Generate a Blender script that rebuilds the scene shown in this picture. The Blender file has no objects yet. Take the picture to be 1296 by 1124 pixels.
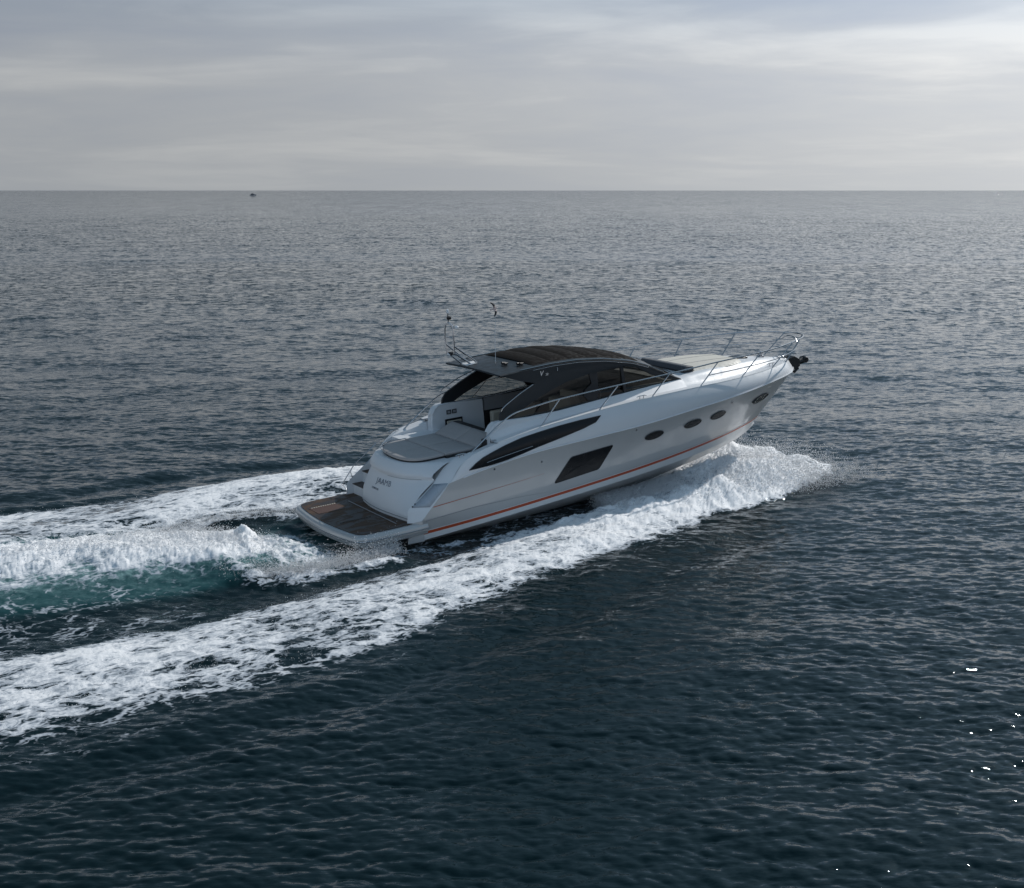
import bpy, bmesh, math, random
import numpy as np
from mathutils import Matrix, Vector
R = math.radians
C = bpy.context.scene.collection
sc = bpy.context.scene
random.seed(4); rng = np.random.default_rng(11)

# ------------------------------------------------------------------ camera
CAM_H, FPX = 9.388, 1651.9
cd = bpy.data.cameras.new('camera'); cam = bpy.data.objects.new('camera', cd); C.objects.link(cam)
cam.location = (0, 0, CAM_H)
cam.rotation_euler = (math.pi/2 - math.atan(321/FPX), 0, 0)
cd.sensor_width = 36; cd.sensor_fit = 'HORIZONTAL'; cd.lens = 36*FPX/1296
cd.clip_start = .1; cd.clip_end = 200000
sc.camera = cam

# ------------------------------------------------------------------ sky and sun
SUN_AZ, SUN_EL = R(43), R(38)          # azimuth from +Y towards +X
w = bpy.data.worlds.new('World'); sc.world = w; w.use_nodes = True
nt = w.node_tree; N = nt.nodes; L = nt.links; N.clear()
def wn(t, **k):
    n = N.new(t)
    for a, b in k.items(): setattr(n, a, b)
    return n
def wmath(op, a, b=None, c=None):
    n = wn('ShaderNodeMath', operation=op)
    for i, v in enumerate((a, b, c)):
        if v is None: continue
        if isinstance(v, (int, float)): n.inputs[i].default_value = v
        else: L.new(v, n.inputs[i])
    return n.outputs[0]
tc = wn('ShaderNodeTexCoord'); sep = wn('ShaderNodeSeparateXYZ'); L.new(tc.outputs['Generated'], sep.inputs[0])
zc = wmath('MAXIMUM', sep.outputs[2], 0.0)
den = wmath('ADD', zc, .10)
comb = wn('ShaderNodeCombineXYZ')
L.new(wmath('DIVIDE', sep.outputs[0], den), comb.inputs[0]); L.new(wmath('DIVIDE', sep.outputs[1], den), comb.inputs[1])
def cloud(scale, sx, sy, detail, rough, dist, off):
    mp = wn('ShaderNodeMapping'); mp.inputs['Scale'].default_value = (sx, sy, 1); mp.inputs['Location'].default_value = off
    L.new(comb.outputs[0], mp.inputs[0])
    n = wn('ShaderNodeTexNoise'); n.inputs['Scale'].default_value = scale; n.inputs['Detail'].default_value = detail
    n.inputs['Roughness'].default_value = rough; n.inputs['Distortion'].default_value = dist
    L.new(mp.outputs[0], n.inputs['Vector']); return n.outputs[0]
c1 = cloud(.75, .62, .72, 5, .5, .8, (5.4, 4.2, 0))
c2 = cloud(2.4, .7, .8, 7, .58, .9, (7.1, 3.2, 0))
cl = wmath('ADD', wmath('MULTIPLY', c1, .80), wmath('MULTIPLY', c2, .20))
ramp = wn('ShaderNodeValToRGB'); L.new(cl, ramp.inputs[0])
e = ramp.color_ramp.elements
e[0].position = .38; e[0].color = (.375, .405, .465, 1)
e[1].position = .64; e[1].color = (.585, .595, .605, 1)
m_ = e.new(.5); m_.color = (.430, .452, .490, 1)
# broad veil brightening towards the hidden sun
sd = (math.sin(SUN_AZ)*math.cos(SUN_EL), math.cos(SUN_AZ)*math.cos(SUN_EL), math.sin(SUN_EL))
dot = wn('ShaderNodeVectorMath', operation='DOT_PRODUCT'); L.new(tc.outputs['Generated'], dot.inputs[0]); dot.inputs[1].default_value = sd
dp = wmath('MAXIMUM', dot.outputs['Value'], 0.0)
back_fill = wmath('MULTIPLY', wmath('MAXIMUM', wmath('SUBTRACT', wmath('MULTIPLY', sep.outputs[1], -1.0), .1), 0.0), wmath('MULTIPLY', wmath('MINIMUM', wmath('MULTIPLY', zc, 3.), 1.), 3.4))  # added brightness in the unseen sky behind the camera, lights the yacht's near side
glow = wmath('ADD', wmath('ADD', wmath('MULTIPLY', wmath('POWER', dp, 4.5), 2.5), .83), back_fill)
# a paler band over the sea line
band = wmath('MULTIPLY', wmath('POWER', wmath('SUBTRACT', 1.0, wmath('MINIMUM', wmath('MULTIPLY', zc, 5.0), 1.0)), 2.0), .75)
mixb = wn('ShaderNodeMix', data_type='RGBA'); L.new(band, mixb.inputs[0]); L.new(ramp.outputs[0], mixb.inputs[6]); mixb.inputs[7].default_value = (.430, .458, .485, 1)
sky = wn('ShaderNodeTexSky'); sky.sky_type = 'NISHITA'; sky.sun_disc = False
sky.sun_elevation = SUN_EL; sky.sun_rotation = SUN_AZ; sky.dust_density = 2
bg1 = wn('ShaderNodeBackground'); L.new(sky.outputs[0], bg1.inputs[0]); bg1.inputs[1].default_value = .05
# higher, mostly unseen sky darkened and blued to deepen the sea's reflections
up = wn('ShaderNodeMapRange'); up.interpolation_type = 'SMOOTHSTEP'; L.new(zc, up.inputs[0]); up.inputs[1].default_value = .10; up.inputs[2].default_value = .32
mixu = wn('ShaderNodeMix', data_type='RGBA', blend_type='MULTIPLY'); L.new(up.outputs[0], mixu.inputs[0]); mixt = wn('ShaderNodeMix', data_type='RGBA', blend_type='MULTIPLY'); lo_ = wn('ShaderNodeMapRange'); lo_.interpolation_type = 'SMOOTHSTEP'; L.new(zc, lo_.inputs[0]); lo_.inputs[1].default_value = .07; lo_.inputs[2].default_value = .21
L.new(lo_.outputs[0], mixt.inputs[0]); L.new(mixb.outputs[2], mixt.inputs[6]); mixt.inputs[7].default_value = (.52, .68, .88, 1)
mixw = wn('ShaderNodeMix', data_type='RGBA', blend_type='MULTIPLY'); L.new(wmath('MINIMUM', wmath('MULTIPLY', wmath('POWER', dp, 4.0), 1.6), 1.0), mixw.inputs[0]); L.new(mixt.outputs[2], mixw.inputs[6]); mixw.inputs[7].default_value = (1.03, 1.0, .96, 1)
L.new(mixw.outputs[2], mixu.inputs[6]); mixu.inputs[7].default_value = (.36, .42, .42, 1)
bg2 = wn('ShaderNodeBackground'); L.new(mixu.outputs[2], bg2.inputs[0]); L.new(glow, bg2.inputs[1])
ms = wn('ShaderNodeMixShader'); ms.inputs[0].default_value = .90
L.new(bg1.outputs[0], ms.inputs[1]); L.new(bg2.outputs[0], ms.inputs[2])
out = wn('ShaderNodeOutputWorld'); L.new(ms.outputs[0], out.inputs[0])
sl = bpy.data.lights.new('sun', 'SUN'); sl.energy = 2.8; sl.angle = R(.6); sl.color = (1, .97, .93)
so = bpy.data.objects.new('sun', sl); C.objects.link(so)
so.rotation_euler = Vector(sd).to_track_quat('Z', 'Y').to_euler()
sc.view_settings.view_transform = 'Standard'; sc.view_settings.look = 'None'; sc.view_settings.exposure = 0; sc.view_settings.gamma = 1

# ------------------------------------------------------------------ materials
class MT:
    def __init__(s, name):
        s.m = bpy.data.materials.new(name); s.m.use_nodes = True; s.t = s.m.node_tree; s.N = s.t.nodes; s.L = s.t.links
        s.b = s.N['Principled BSDF']; s.o = s.N['Material Output']
    def n(s, t, **k):
        x = s.N.new(t)
        for a, b in k.items(): setattr(x, a, b)
        return x
    def set(s, sock, v):
        if isinstance(v, (int, float, tuple)): sock.default_value = v
        else: s.L.new(v, sock)
    def math(s, op, a, b=None, c=None, clamp=False):
        x = s.n('ShaderNodeMath', operation=op); x.use_clamp = clamp
        for i, v in enumerate((a, b, c)):
            if v is not None: s.set(x.inputs[i], v)
        return x.outputs[0]
    def vmath(s, op, a, b=None, sc_=None):
        x = s.n('ShaderNodeVectorMath', operation=op); s.set(x.inputs[0], a)
        if b is not None: s.set(x.inputs[1], b)
        if sc_ is not None: s.set(x.inputs['Scale'], sc_)
        return x.outputs[0]
    def noise(s, vec, scale, detail=2, rough=.5, dist=0, col=False):
        x = s.n('ShaderNodeTexNoise'); s.set(x.inputs['Vector'], vec); x.inputs['Scale'].default_value = scale
        x.inputs['Detail'].default_value = detail; x.inputs['Roughness'].default_value = rough; x.inputs['Distortion'].default_value = dist
        return x.outputs['Color' if col else 'Fac']
    def mapping(s, vec, scale=(1, 1, 1), rot=(0, 0, 0)):
        x = s.n('ShaderNodeMapping'); s.set(x.inputs['Vector'], vec); x.inputs['Scale'].default_value = scale; x.inputs['Rotation'].default_value = rot
        return x.outputs[0]
    def mr(s, v, a, b, c=0., d=1., smooth=True):
        x = s.n('ShaderNodeMapRange'); x.interpolation_type = 'SMOOTHSTEP' if smooth else 'LINEAR'; x.clamp = True
        for i, q in enumerate((v, a, b, c, d)): s.set(x.inputs[i], q)
        return x.outputs[0]
    def mix(s, f, a, b):
        x = s.n('ShaderNodeMix', data_type='RGBA'); s.set(x.inputs[0], f); s.set(x.inputs[6], a); s.set(x.inputs[7], b); return x.outputs[2]
    def attr(s, name):
        x = s.n('ShaderNodeAttribute'); x.attribute_name = name; return x.outputs['Fac']
    def obj(s): return s.n('ShaderNodeTexCoord').outputs['Object']
    def bump(s, h, strength, dist=.01, normal=None):
        x = s.n('ShaderNodeBump'); x.inputs['Strength'].default_value = strength; x.inputs['Distance'].default_value = dist; s.L.new(h, x.inputs['Height'])
        if normal is not None: s.L.new(normal, x.inputs['Normal'])
        s.L.new(x.outputs[0], s.b.inputs['Normal'])

def paint(name, col, rough=.35, metal=0., coat=0., var=.08, nscale=1.5, bumpy=0.0, spec=.5, bscale=60):
    m = MT(name); o = m.obj()
    n = m.noise(o, nscale, 5, .6)
    c0 = tuple(c*(1-var) for c in col)+(1,); c1 = tuple(min(1, c*(1+var)) for c in col)+(1,)
    m.L.new(m.mix(n, c0, c1), m.b.inputs['Base Color'])
    m.L.new(m.mr(m.noise(o, nscale*3, 4), .3, .7, rough*.8, rough*1.25), m.b.inputs['Roughness'])
    m.b.inputs['Metallic'].default_value = metal; m.b.inputs['Coat Weight'].default_value = coat; m.b.inputs['Coat Roughness'].default_value = .08
    m.b.inputs['Specular IOR Level'].default_value = spec
    if bumpy: m.bump(m.noise(o, bscale, 3), bumpy, .004)
    return m.m
M = {}
M['white'] = paint('white_gelcoat', (.75, .755, .765), .42, coat=.10, var=.03)
M['silver'] = paint('silver_hull_paint', (.50, .50, .495), .36, metal=.3, coat=.8, var=.03, nscale=.6)
M['boot'] = paint('white_boot_stripe', (.70, .70, .69), .35, coat=.2, var=.05)
M['red'] = paint('red_stripe', (.46, .075, .026), .35, var=.08)
M['bottom'] = paint('dark_antifouling', (.02, .023, .03), .6, var=.2)
M['roof'] = paint('dark_grey_roof_gloss', (.028, .031, .034), .38, coat=.12, var=.1, spec=.25)
M['under'] = paint('dark_roof_underside', (.02, .02, .022), .6, var=.15)
M['canvas'] = paint('dark_canvas', (.0125, .0105, .0095), .9, spec=.12, var=.18, nscale=3, bumpy=.3, bscale=14)
M['black'] = paint('black_trim', (.012, .012, .014), .45, var=.2)
M['smoked'] = paint('smoked_window', (.009, .010, .012), .22, coat=.0, var=.15, spec=.3)
M['steel'] = paint('polished_steel', (.46, .46, .47), .22, metal=1., var=.05, nscale=6)
M['fabric'] = paint('grey_vinyl_cushion', (.43, .40, .385), .7, var=.05, nscale=4, bumpy=.2, bscale=25)
M['darkfab'] = paint('charcoal_vinyl', (.075, .08, .09), .6, var=.08)
M['beige'] = paint('cream_vinyl', (.62, .56, .46), .6, var=.04, bumpy=.15)
M['cream_deck'] = paint('cream_foredeck_pad', (.66, .62, .54), .6, var=.04, nscale=3)
M['bluegrey'] = paint('pale_grey_panel', (.40, .44, .49), .25, coat=.4, var=.03)
M['grey'] = paint('grey_lining', (.30, .30, .31), .6, var=.08)
M['plastic'] = paint('white_plastic', (.78, .78, .78), .4, var=.04)
M['letter'] = paint('grey_blue_lettering', (.19, .21, .25), .4, var=.1)
M['badge'] = paint('chrome_badge', (.75, .76, .78), .2, metal=.8, var=.02)
M['wetblack'] = paint('black_rubber', (.014, .015, .017), .35, var=.3, bumpy=.4, bscale=12)

m = MT('teak_deck'); o = m.obj()
sp = m.n('ShaderNodeSeparateXYZ'); m.L.new(o, sp.inputs[0])
pl = m.math('FRACT', m.math('MULTIPLY', sp.outputs[1], 1/.062))
caulk = m.math('LESS_THAN', pl, .10)
idv = m.math('FLOOR', m.math('MULTIPLY', sp.outputs[1], 1/.062))
wnz = m.n('ShaderNodeTexWhiteNoise', noise_dimensions='1D'); m.L.new(idv, wnz.inputs['W'])
grain = m.noise(m.mapping(o, (1.2, 22, 1)), 2.0, 6, .65)
wet = m.mr(m.noise(m.mapping(o, (.9, 1.6, 1)), 1.7, 5, .65, .8), .44, .56)
cA = m.mix(grain, (.050, .029, .018, 1), (.115, .070, .044, 1))
cB = m.mix(wnz.outputs[0], cA, m.mix(.5, cA, (.15, .085, .055, 1)))
cW = m.mix(wet, cB, (.045, .034, .030, 1))
m.L.new(m.mix(caulk, cW, (.012, .012, .012, 1)), m.b.inputs['Base Color'])
m.L.new(m.mr(wet, 0, 1, .7, .38), m.b.inputs['Roughness']); m.b.inputs['Specular IOR Level'].default_value = .3
M['teak'] = m.m
m = MT('reddish_wet_teak'); o = m.obj()
sp = m.n('ShaderNodeSeparateXYZ'); m.L.new(o, sp.inputs[0])
caulk = m.math('LESS_THAN', m.math('FRACT', m.math('MULTIPLY', sp.outputs[1], 1/.062)), .1)
m.L.new(m.mix(caulk, m.mix(m.noise(m.mapping(o, (1.5, 20, 1)), 2, 5), (.075, .036, .022, 1), (.14, .07, .045, 1)), (.02, .015, .012, 1)), m.b.inputs['Base Color'])
m.b.inputs['Roughness'].default_value = .45
M['teak_red'] = m.m

m = MT('tinted_glass'); m.N.remove(m.b)
tr = m.n('ShaderNodeBsdfTransparent'); tr.inputs[0].default_value = (.42, .42, .40, 1)
gl = m.n('ShaderNodeBsdfGlossy'); gl.inputs['Roughness'].default_value = .03
lw = m.n('ShaderNodeFresnel'); lw.inputs['IOR'].default_value = 1.5
mx = m.n('ShaderNodeMixShader'); m.L.new(lw.outputs[0], mx.inputs[0]); m.L.new(tr.outputs[0], mx.inputs[1]); m.L.new(gl.outputs[0], mx.inputs[2])
m.L.new(mx.outputs[0], m.o.inputs[0]); M['glass'] = m.m

# ------------------------------------------------------------------ mesh helpers
def tag(o, label=None, cat=None, group=None, kind=None):
    for k, v in (('label', label), ('category', cat), ('group', group), ('kind', kind)):
        if v: o[k] = v
    return o
def mesh(name, V, F, mat, parent=None, smooth=True, bevel=0, solid=0, seg=2, auto=35):
    me = bpy.data.meshes.new(name); me.from_pydata([tuple(map(float, v)) for v in V], [], F); me.validate()
    bm = bmesh.new(); bm.from_mesh(me); bmesh.ops.remove_doubles(bm, verts=bm.verts, dist=1e-5)
    bmesh.ops.recalc_face_normals(bm, faces=bm.faces); bm.to_mesh(me); bm.free()
    o = bpy.data.objects.new(name, me); C.objects.link(o); me.materials.append(M[mat] if isinstance(mat, str) else mat)
    if parent: o.parent = parent
    if solid:
        s = o.modifiers.new('s', 'SOLIDIFY'); s.thickness = solid; s.offset = 0
    if bevel:
        b = o.modifiers.new('b', 'BEVEL'); b.width = bevel; b.segments = seg; b.limit_method = 'ANGLE'; b.angle_limit = R(30)
    if smooth:
        me.polygons.foreach_set('use_smooth', [True]*len(me.polygons))
        try:
            me.set_sharp_from_angle(angle=R(auto))
        except Exception: pass
    return o
class MB:
    def __init__(s): s.V = []; s.F = []
    def add(s, V, F):
        k = len(s.V); s.V += [tuple(v) for v in V]; s.F += [tuple(i+k for i in f) for f in F]; return s
    def grid(s, rows, closed=False, cap=False):
        n = len(rows[0]); V = [p for r in rows for p in r]; F = []
        for i in range(len(rows)-1):
            for j in range(n if closed else n-1):
                a = i*n+j; b = i*n+(j+1) % n; F.append((a, b, b+n, a+n))
        if cap: F.append(tuple(range(n))[::-1]); F.append(tuple(range((len(rows)-1)*n, len(rows)*n)))
        return s.add(V, F)
    def box(s, x0, x1, y0, y1, z0, z1):
        V = [(x, y, z) for z in (z0, z1) for y in (y0, y1) for x in (x0, x1)]
        return s.add(V, [(0, 2, 3, 1), (4, 5, 7, 6), (0, 1, 5, 4), (2, 6, 7, 3), (0, 4, 6, 2), (1, 3, 7, 5)])
    def tube(s, P, r, n=8, cap=True):
        P = [Vector(p) for p in P]; rows = []; up = Vector((0, 0, 1)); last = None
        for i, p in enumerate(P):
            d = (P[min(i+1, len(P)-1)]-P[max(i-1, 0)]).normalized()
            a = d.cross(up if abs(d.z) < .95 else Vector((0, 1, 0))).normalized()
            if last is not None and a.dot(last) < 0: a = -a
            last = a
            b = d.cross(a); rr = r[i] if isinstance(r, (list, tuple)) else r
            rows.append([p+a*rr*math.cos(t)+b*rr*math.sin(t) for t in (2*math.pi*k/n for k in range(n))])
        return s.grid(rows, True, cap)
    def lathe(s, c, prof, n=16, axis='z'):
        rows = []
        for (rr, h) in prof:
            row = []
            for k in range(n):
                t = 2*math.pi*k/n; u, v = rr*math.cos(t), rr*math.sin(t)
                row.append({'z': (c[0]+u, c[1]+v, c[2]+h), 'x': (c[0]+h, c[1]+u, c[2]+v), 'y': (c[0]+u, c[1]+h, c[2]+v)}[axis])
            rows.append(row)
        return s.grid(rows, True, True)
    def prism(s, P, d):      # polygon P (3-D points) pushed along vector d
        n = len(P); V = list(P)+[tuple(np.array(p)+np.array(d)) for p in P]
        return s.add(V, [tuple(range(n)), tuple(range(n, 2*n))[::-1]]+[(i, i+n, (i+1) % n+n, (i+1) % n) for i in range(n)])
    def build(s, name, mat, parent=None, **k): return mesh(name, s.V, s.F, mat, parent, **k)
def herm(T, n):              # smooth curve through control points, n samples
    T = np.array(T, float); k = len(T); t = np.linspace(0, k-1, n); i = np.minimum(t.astype(int), k-2); f = (t-i)[:, None]
    D = np.zeros_like(T); D[1:-1] = (T[2:]-T[:-2])/2; D[0] = T[1]-T[0]; D[-1] = T[-1]-T[-2]
    a, b, da, db = T[i], T[i+1], D[i], D[i+1]
    return (2*f**3-3*f**2+1)*a+(f**3-2*f**2+f)*da+(-2*f**3+3*f**2)*b+(f**3-f**2)*db
def tab(xs, ys): return lambda x: float(np.interp(x, xs, ys))
def flip(P, s): return [(p[0], p[1]*s, p[2]) for p in P]

# ------------------------------------------------------------------ boat frame
BX, BY, HD, TRIM, HEEL = -5.309, 34.578, R(32.622), R(4.211), R(.698)
yacht = bpy.data.objects.new('motor_yacht', None); C.objects.link(yacht)
yacht.matrix_world = Matrix.Translation((BX, BY, 0)) @ Matrix.Rotation(HD, 4, 'Z') @ Matrix.Rotation(-TRIM, 4, 'Y') @ Matrix.Rotation(HEEL, 4, 'X')
yacht.empty_display_size = .5
tag(yacht, 'silver and white sports motor yacht with black hardtop speeding across the dark sea', 'yacht')
Y = yacht

# ------------------------------------------------------------------ hull
NA = 90
A = herm([(1.72, 2.0, -.03), (3.3, 2.05, .05), (5.3, 2.06, .15), (7.4, 1.98, .24), (9.5, 1.82, .31), (11.4, 1.55, .37), (13.2, 1.13, .42), (14.6, .68, .47), (15.5, .30, .54), (16.0, 0, .62)], NA)
J = herm([(3.0, 2.2, 1.46), (4.1, 2.26, 1.66), (5.6, 2.3, 1.83), (7.5, 2.32, 1.91), (9.6, 2.32, 1.98), (11.5, 2.25, 2.10), (13.4, 2.07, 2.20), (15.3, 1.6, 2.27), (16.8, .95, 2.28), (17.8, 0, 2.23)], NA)
J[-8:, 1] *= np.array([1.0, 1.01, 1.03, 1.06, 1.10, 1.16, 1.2, 0])
Mm = A+(J-A)*.36
kf = np.clip(1-np.arange(NA)/22., 0, 1)[:, None]**1.2
Mm = Mm*(1-kf)+kf*(np.array([2.12, 2.13, .57])+(A-A[0]))
Mm[:, 1] += .035*np.clip(np.arange(NA)/20., 0, 1)*np.clip((NA-1-np.arange(NA))/30., 0, 1)
D = herm([(3.05, 2.18, 1.50), (3.75, 2.18, 2.08), (5.4, 2.2, 2.40), (7.4, 2.22, 2.58), (9.5, 2.2, 2.69), (11.5, 2.12, 2.71), (13.4, 1.92, 2.68), (15.1, 1.48, 2.64), (16.5, .88, 2.62), (17.6, 0, 2.52)], NA)
D[-8:, 1] *= np.array([1.0, 1.01, 1.03, 1.06, 1.10, 1.16, 1.2, 0])
K = herm([(1.72, 0, -.75), (3.3, 0, -.8), (5.3, 0, -.82), (7.4, 0, -.8), (9.5, 0, -.72), (11.4, 0, -.55), (13.2, 0, -.28), (14.6, 0, .02), (15.5, 0, .33), (16.0, 0, .60)], NA)
def hullpt(u):               # row of the hull side, u 0 chine .. 1 mid .. 2 joint
    if u <= 1: P = A+(Mm-A)*u
    else: P = Mm+(J-Mm)*(u-1)
    return P
rows = [hullpt(u) for u in np.linspace(0, 2, 41)]
HS = np.array(rows)
bandrows = []
for u in np.linspace(0, 1, 17):
    P = J+(D-J)*u; P = P.copy(); P[:, 1] += .05*math.sin(math.pi*u)*np.clip((NA-1-np.arange(NA))/12., 0, 1)*np.clip(np.arange(NA)/10., 0, 1); bandrows.append(P)
BS = np.array(bandrows)
def dense(S):
    from itertools import product
    a = np.linspace(0, S.shape[0]-1, S.shape[0]*3); b = np.linspace(0, S.shape[1]-1, S.shape[1]*7)
    i = np.minimum(a.astype(int), S.shape[0]-2); j = np.minimum(b.astype(int), S.shape[1]-2)
    fa = (a-i)[:, None, None]; fb = (b-j)[None, :, None]
    g = lambda p, q: S[p][:, q]
    return (g(i, j)*(1-fa)*(1-fb)+g(i+1, j)*fa*(1-fb)+g(i, j+1)*(1-fa)*fb+g(i+1, j+1)*fa*fb).reshape(-1, 3)
HD_, BD_ = dense(HS), dense(BS)
def surf_y(S, x, z):
    d = (S[:, 0]-x)**2+(S[:, 2]-z)**2; k = np.argpartition(d, 4)[:4]; wv = 1/(d[k]+1e-5)
    return float((S[k, 1]*wv).sum()/wv.sum())
def hull_y(x, z): return surf_y(HD_, x, z)
def band_y(x, z): return surf_y(BD_, x, z)
for s in (-1, 1):
    MB().grid([flip(r, s) for r in rows]).build('hull_side', 'silver', Y)
    MB().grid([flip(r, s) for r in (K, K+(A-K)*.5+np.array([0, .05, -.06]), A)]).build('hull_bottom', 'boot', Y)
    MB().grid([flip(r, s) for r in bandrows]).build('topside_moulding', 'white', Y)
    # rubbing strip along the hull and deck joint
    P = J.copy(); P[:, 1] += .012
    MB().tube(flip(P[4:], s), .018, 6).build('rub_strip', 'white', Y)
MB().add([(1.74, y, z) for y, z in ((-2.02, .5), (2.02, .5), (2.0, -.03), (0, -.75), (-2.0, -.03))], [(0, 1, 2, 3, 4)]).build('transom', 'bottom', Y)
# stripe, its pale lines and the white boot
sx = [2.05, 3.76, 6.17, 8.78, 10.94, 12.93, 14.4, 15.3, 16.3]
sz = [.15, .215, .34, .47, .58, .68, .75, .80, .86]
xsn = np.concatenate([np.linspace(2.05, 14, 60), np.linspace(14.1, 16.25, 26)])
def ribbon(name, mat, z0f, z1f, s, off, xs):
    a = []; b = []
    for x in xs:
        z0 = z0f(x); z1 = z1f(x)
        a.append((x, s*(hull_y(x, z0)+off), z0)); b.append((x, s*(hull_y(x, z1)+off), z1))
    return MB().grid([a, b]).build(name, mat, Y)
zf = lambda x: float(np.interp(x, sx, sz))
for s in (-1, 1):
    wv = lambda x: .085 if x < 13 else .085-.02*(x-13)/3
    ribbon('hull_stripe', 'red', zf, lambda x: zf(x)+wv(x), s, .006, xsn)
    ribbon('stripe_edge', 'boot', lambda x: zf(x)+wv(x), lambda x: zf(x)+wv(x)+.022, s, .007, xsn)
    # white boot band hugging the hull from the chine to the stripe
    a = []; b = []
    for i in range(2, NA-4, 2):
        p = A[i]; x = p[0]+.02; a.append((p[0], s*(p[1]+.008), p[2])); b.append((x, s*(hull_y(x, zf(x))+.005), zf(x)-.001))
    MB().grid([a, b]).build('boot_band', 'boot', Y)
    # thin red pinstripe, and the crease above the quarter
    xs = np.linspace(2.48, 6.05, 30)
    ribbon('pinstripe', 'red', lambda x: .88+(x-2.48)*.0755, lambda x: .88+(x-2.48)*.0755+.018*(1.15-(x-2.48)/3.6), s, .006, xs)
    cz = lambda x: float(np.interp(x, [1.9, 2.3, 3.73, 5.2, 6.1, 6.5], [.50, .55, .635, .62, .565, .50]))
    P = [(x, s*(hull_y(x, cz(x))+.004), cz(x)) for x in np.linspace(2.25, 6.5, 40)]
    MB().tube(P, [.012*(1-i/42.) for i in range(40)], 6).build('hull_crease', 'grey', Y)
# hull glazing
def patch(name, mat, P, s, fy, off, rimmat=None):
    P = np.array(P, float); c = P.mean(0); Q = []
    rings = [1, .75, .5, .25]
    V = []; F = []; n = len(P)
    for k, f in enumerate(rings):
        for p in P:
            q = c+(p-c)*f; V.append((q[0], s*(fy(q[0], q[1])+off), q[1]))
    V.append((c[0], s*(fy(c[0], c[1])+off), c[1]))
    for k in range(3):
        for j in range(n): F.append((k*n+j, k*n+(j+1) % n, (k+1)*n+(j+1) % n, (k+1)*n+j))
    for j in range(n): F.append((3*n+j, 3*n+(j+1) % n, 4*n))
    o = MB().add(V, F).build(name, mat, Y)
    rim = MB(); ring = [V[j] for j in range(n)]+[V[0], V[1]]
    rim.tube(ring, .011, 6, False); r = rim.build('window_rim', 'black', o)
    return o
def rounded(P, r, n=5):
    P = [np.array(p, float) for p in P]; out_ = []
    for i, p in enumerate(P):
        a = P[i-1]-p; b = P[(i+1) % len(P)]-p; la, lb = np.linalg.norm(a), np.linalg.norm(b)
        q0 = p+a/la*min(r, la*.45); q1 = p+b/lb*min(r, lb*.45)
        for t in np.linspace(0, 1, n): out_.append((1-t)**2*q0+2*t*(1-t)*p+t*t*q1)
    return out_
def subdiv(P, m=4):
    o = []
    for i in range(len(P)):
        a, b = np.array(P[i]), np.array(P[(i+1) % len(P)])
        for t in range(m): o.append(a+(b-a)*t/m)
    return o
for s in (-1, 1):
    patch('hull_window', 'smoked', subdiv(rounded([(6.97, 1.46), (8.49, 1.55), (8.01, .89), (6.40, .77)], .09), 2), s, hull_y, .008)
    for x, z, a, b in ((10.04, 1.55, .36, .115), (11.64, 1.61, .36, .115), (12.78, 1.66, .34, .115), (15.05, 1.75, .48, .125)):
        P = [(x+a*math.cos(t)-.0*b*math.sin(t), z+b*math.sin(t)+.06*a*math.cos(t)) for t in np.linspace(0, 2*math.pi, 29)[:-1]]
        patch('porthole', 'smoked', P, s, hull_y, .024 if x > 15 else .020)
    top = [(3.61, 1.72), (3.82, 1.87), (4.05, 1.985), (4.35, 2.08), (4.8, 2.20), (5.34, 2.31), (6.0, 2.385), (6.6, 2.44), (7.3, 2.48), (8.05, 2.50)]
    bot = [(7.83, 2.35), (7.4, 2.25), (6.91, 2.165), (6.4, 2.08), (5.77, 1.98), (5.3, 1.885), (4.8, 1.80), (4.28, 1.745)]
    bw = patch('quarter_window', 'smoked', subdiv(top+bot, 2), s, band_y, .012)
    P = [(x, s*(band_y(x, z)+.02), z) for x, z in zip(np.linspace(4.15, 5.65, 14), 1.84+.20*np.linspace(0, 1, 14)**.9)]
    MB().tube(P, .008, 6).build('window_trim', 'steel', bw)
    for x, z in ((5.95, 1.52), (9.3, 1.86), (13.3, 1.98), (4.4, 1.6)):
        yy = hull_y(x, z); MB().lathe((x, s*yy-.012, z), [(.001, 0), (.03, 0), (.034, .012), (.028, .024), (.001, .024)], 12, 'y').build('hull_fitting', 'steel', Y)

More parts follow.
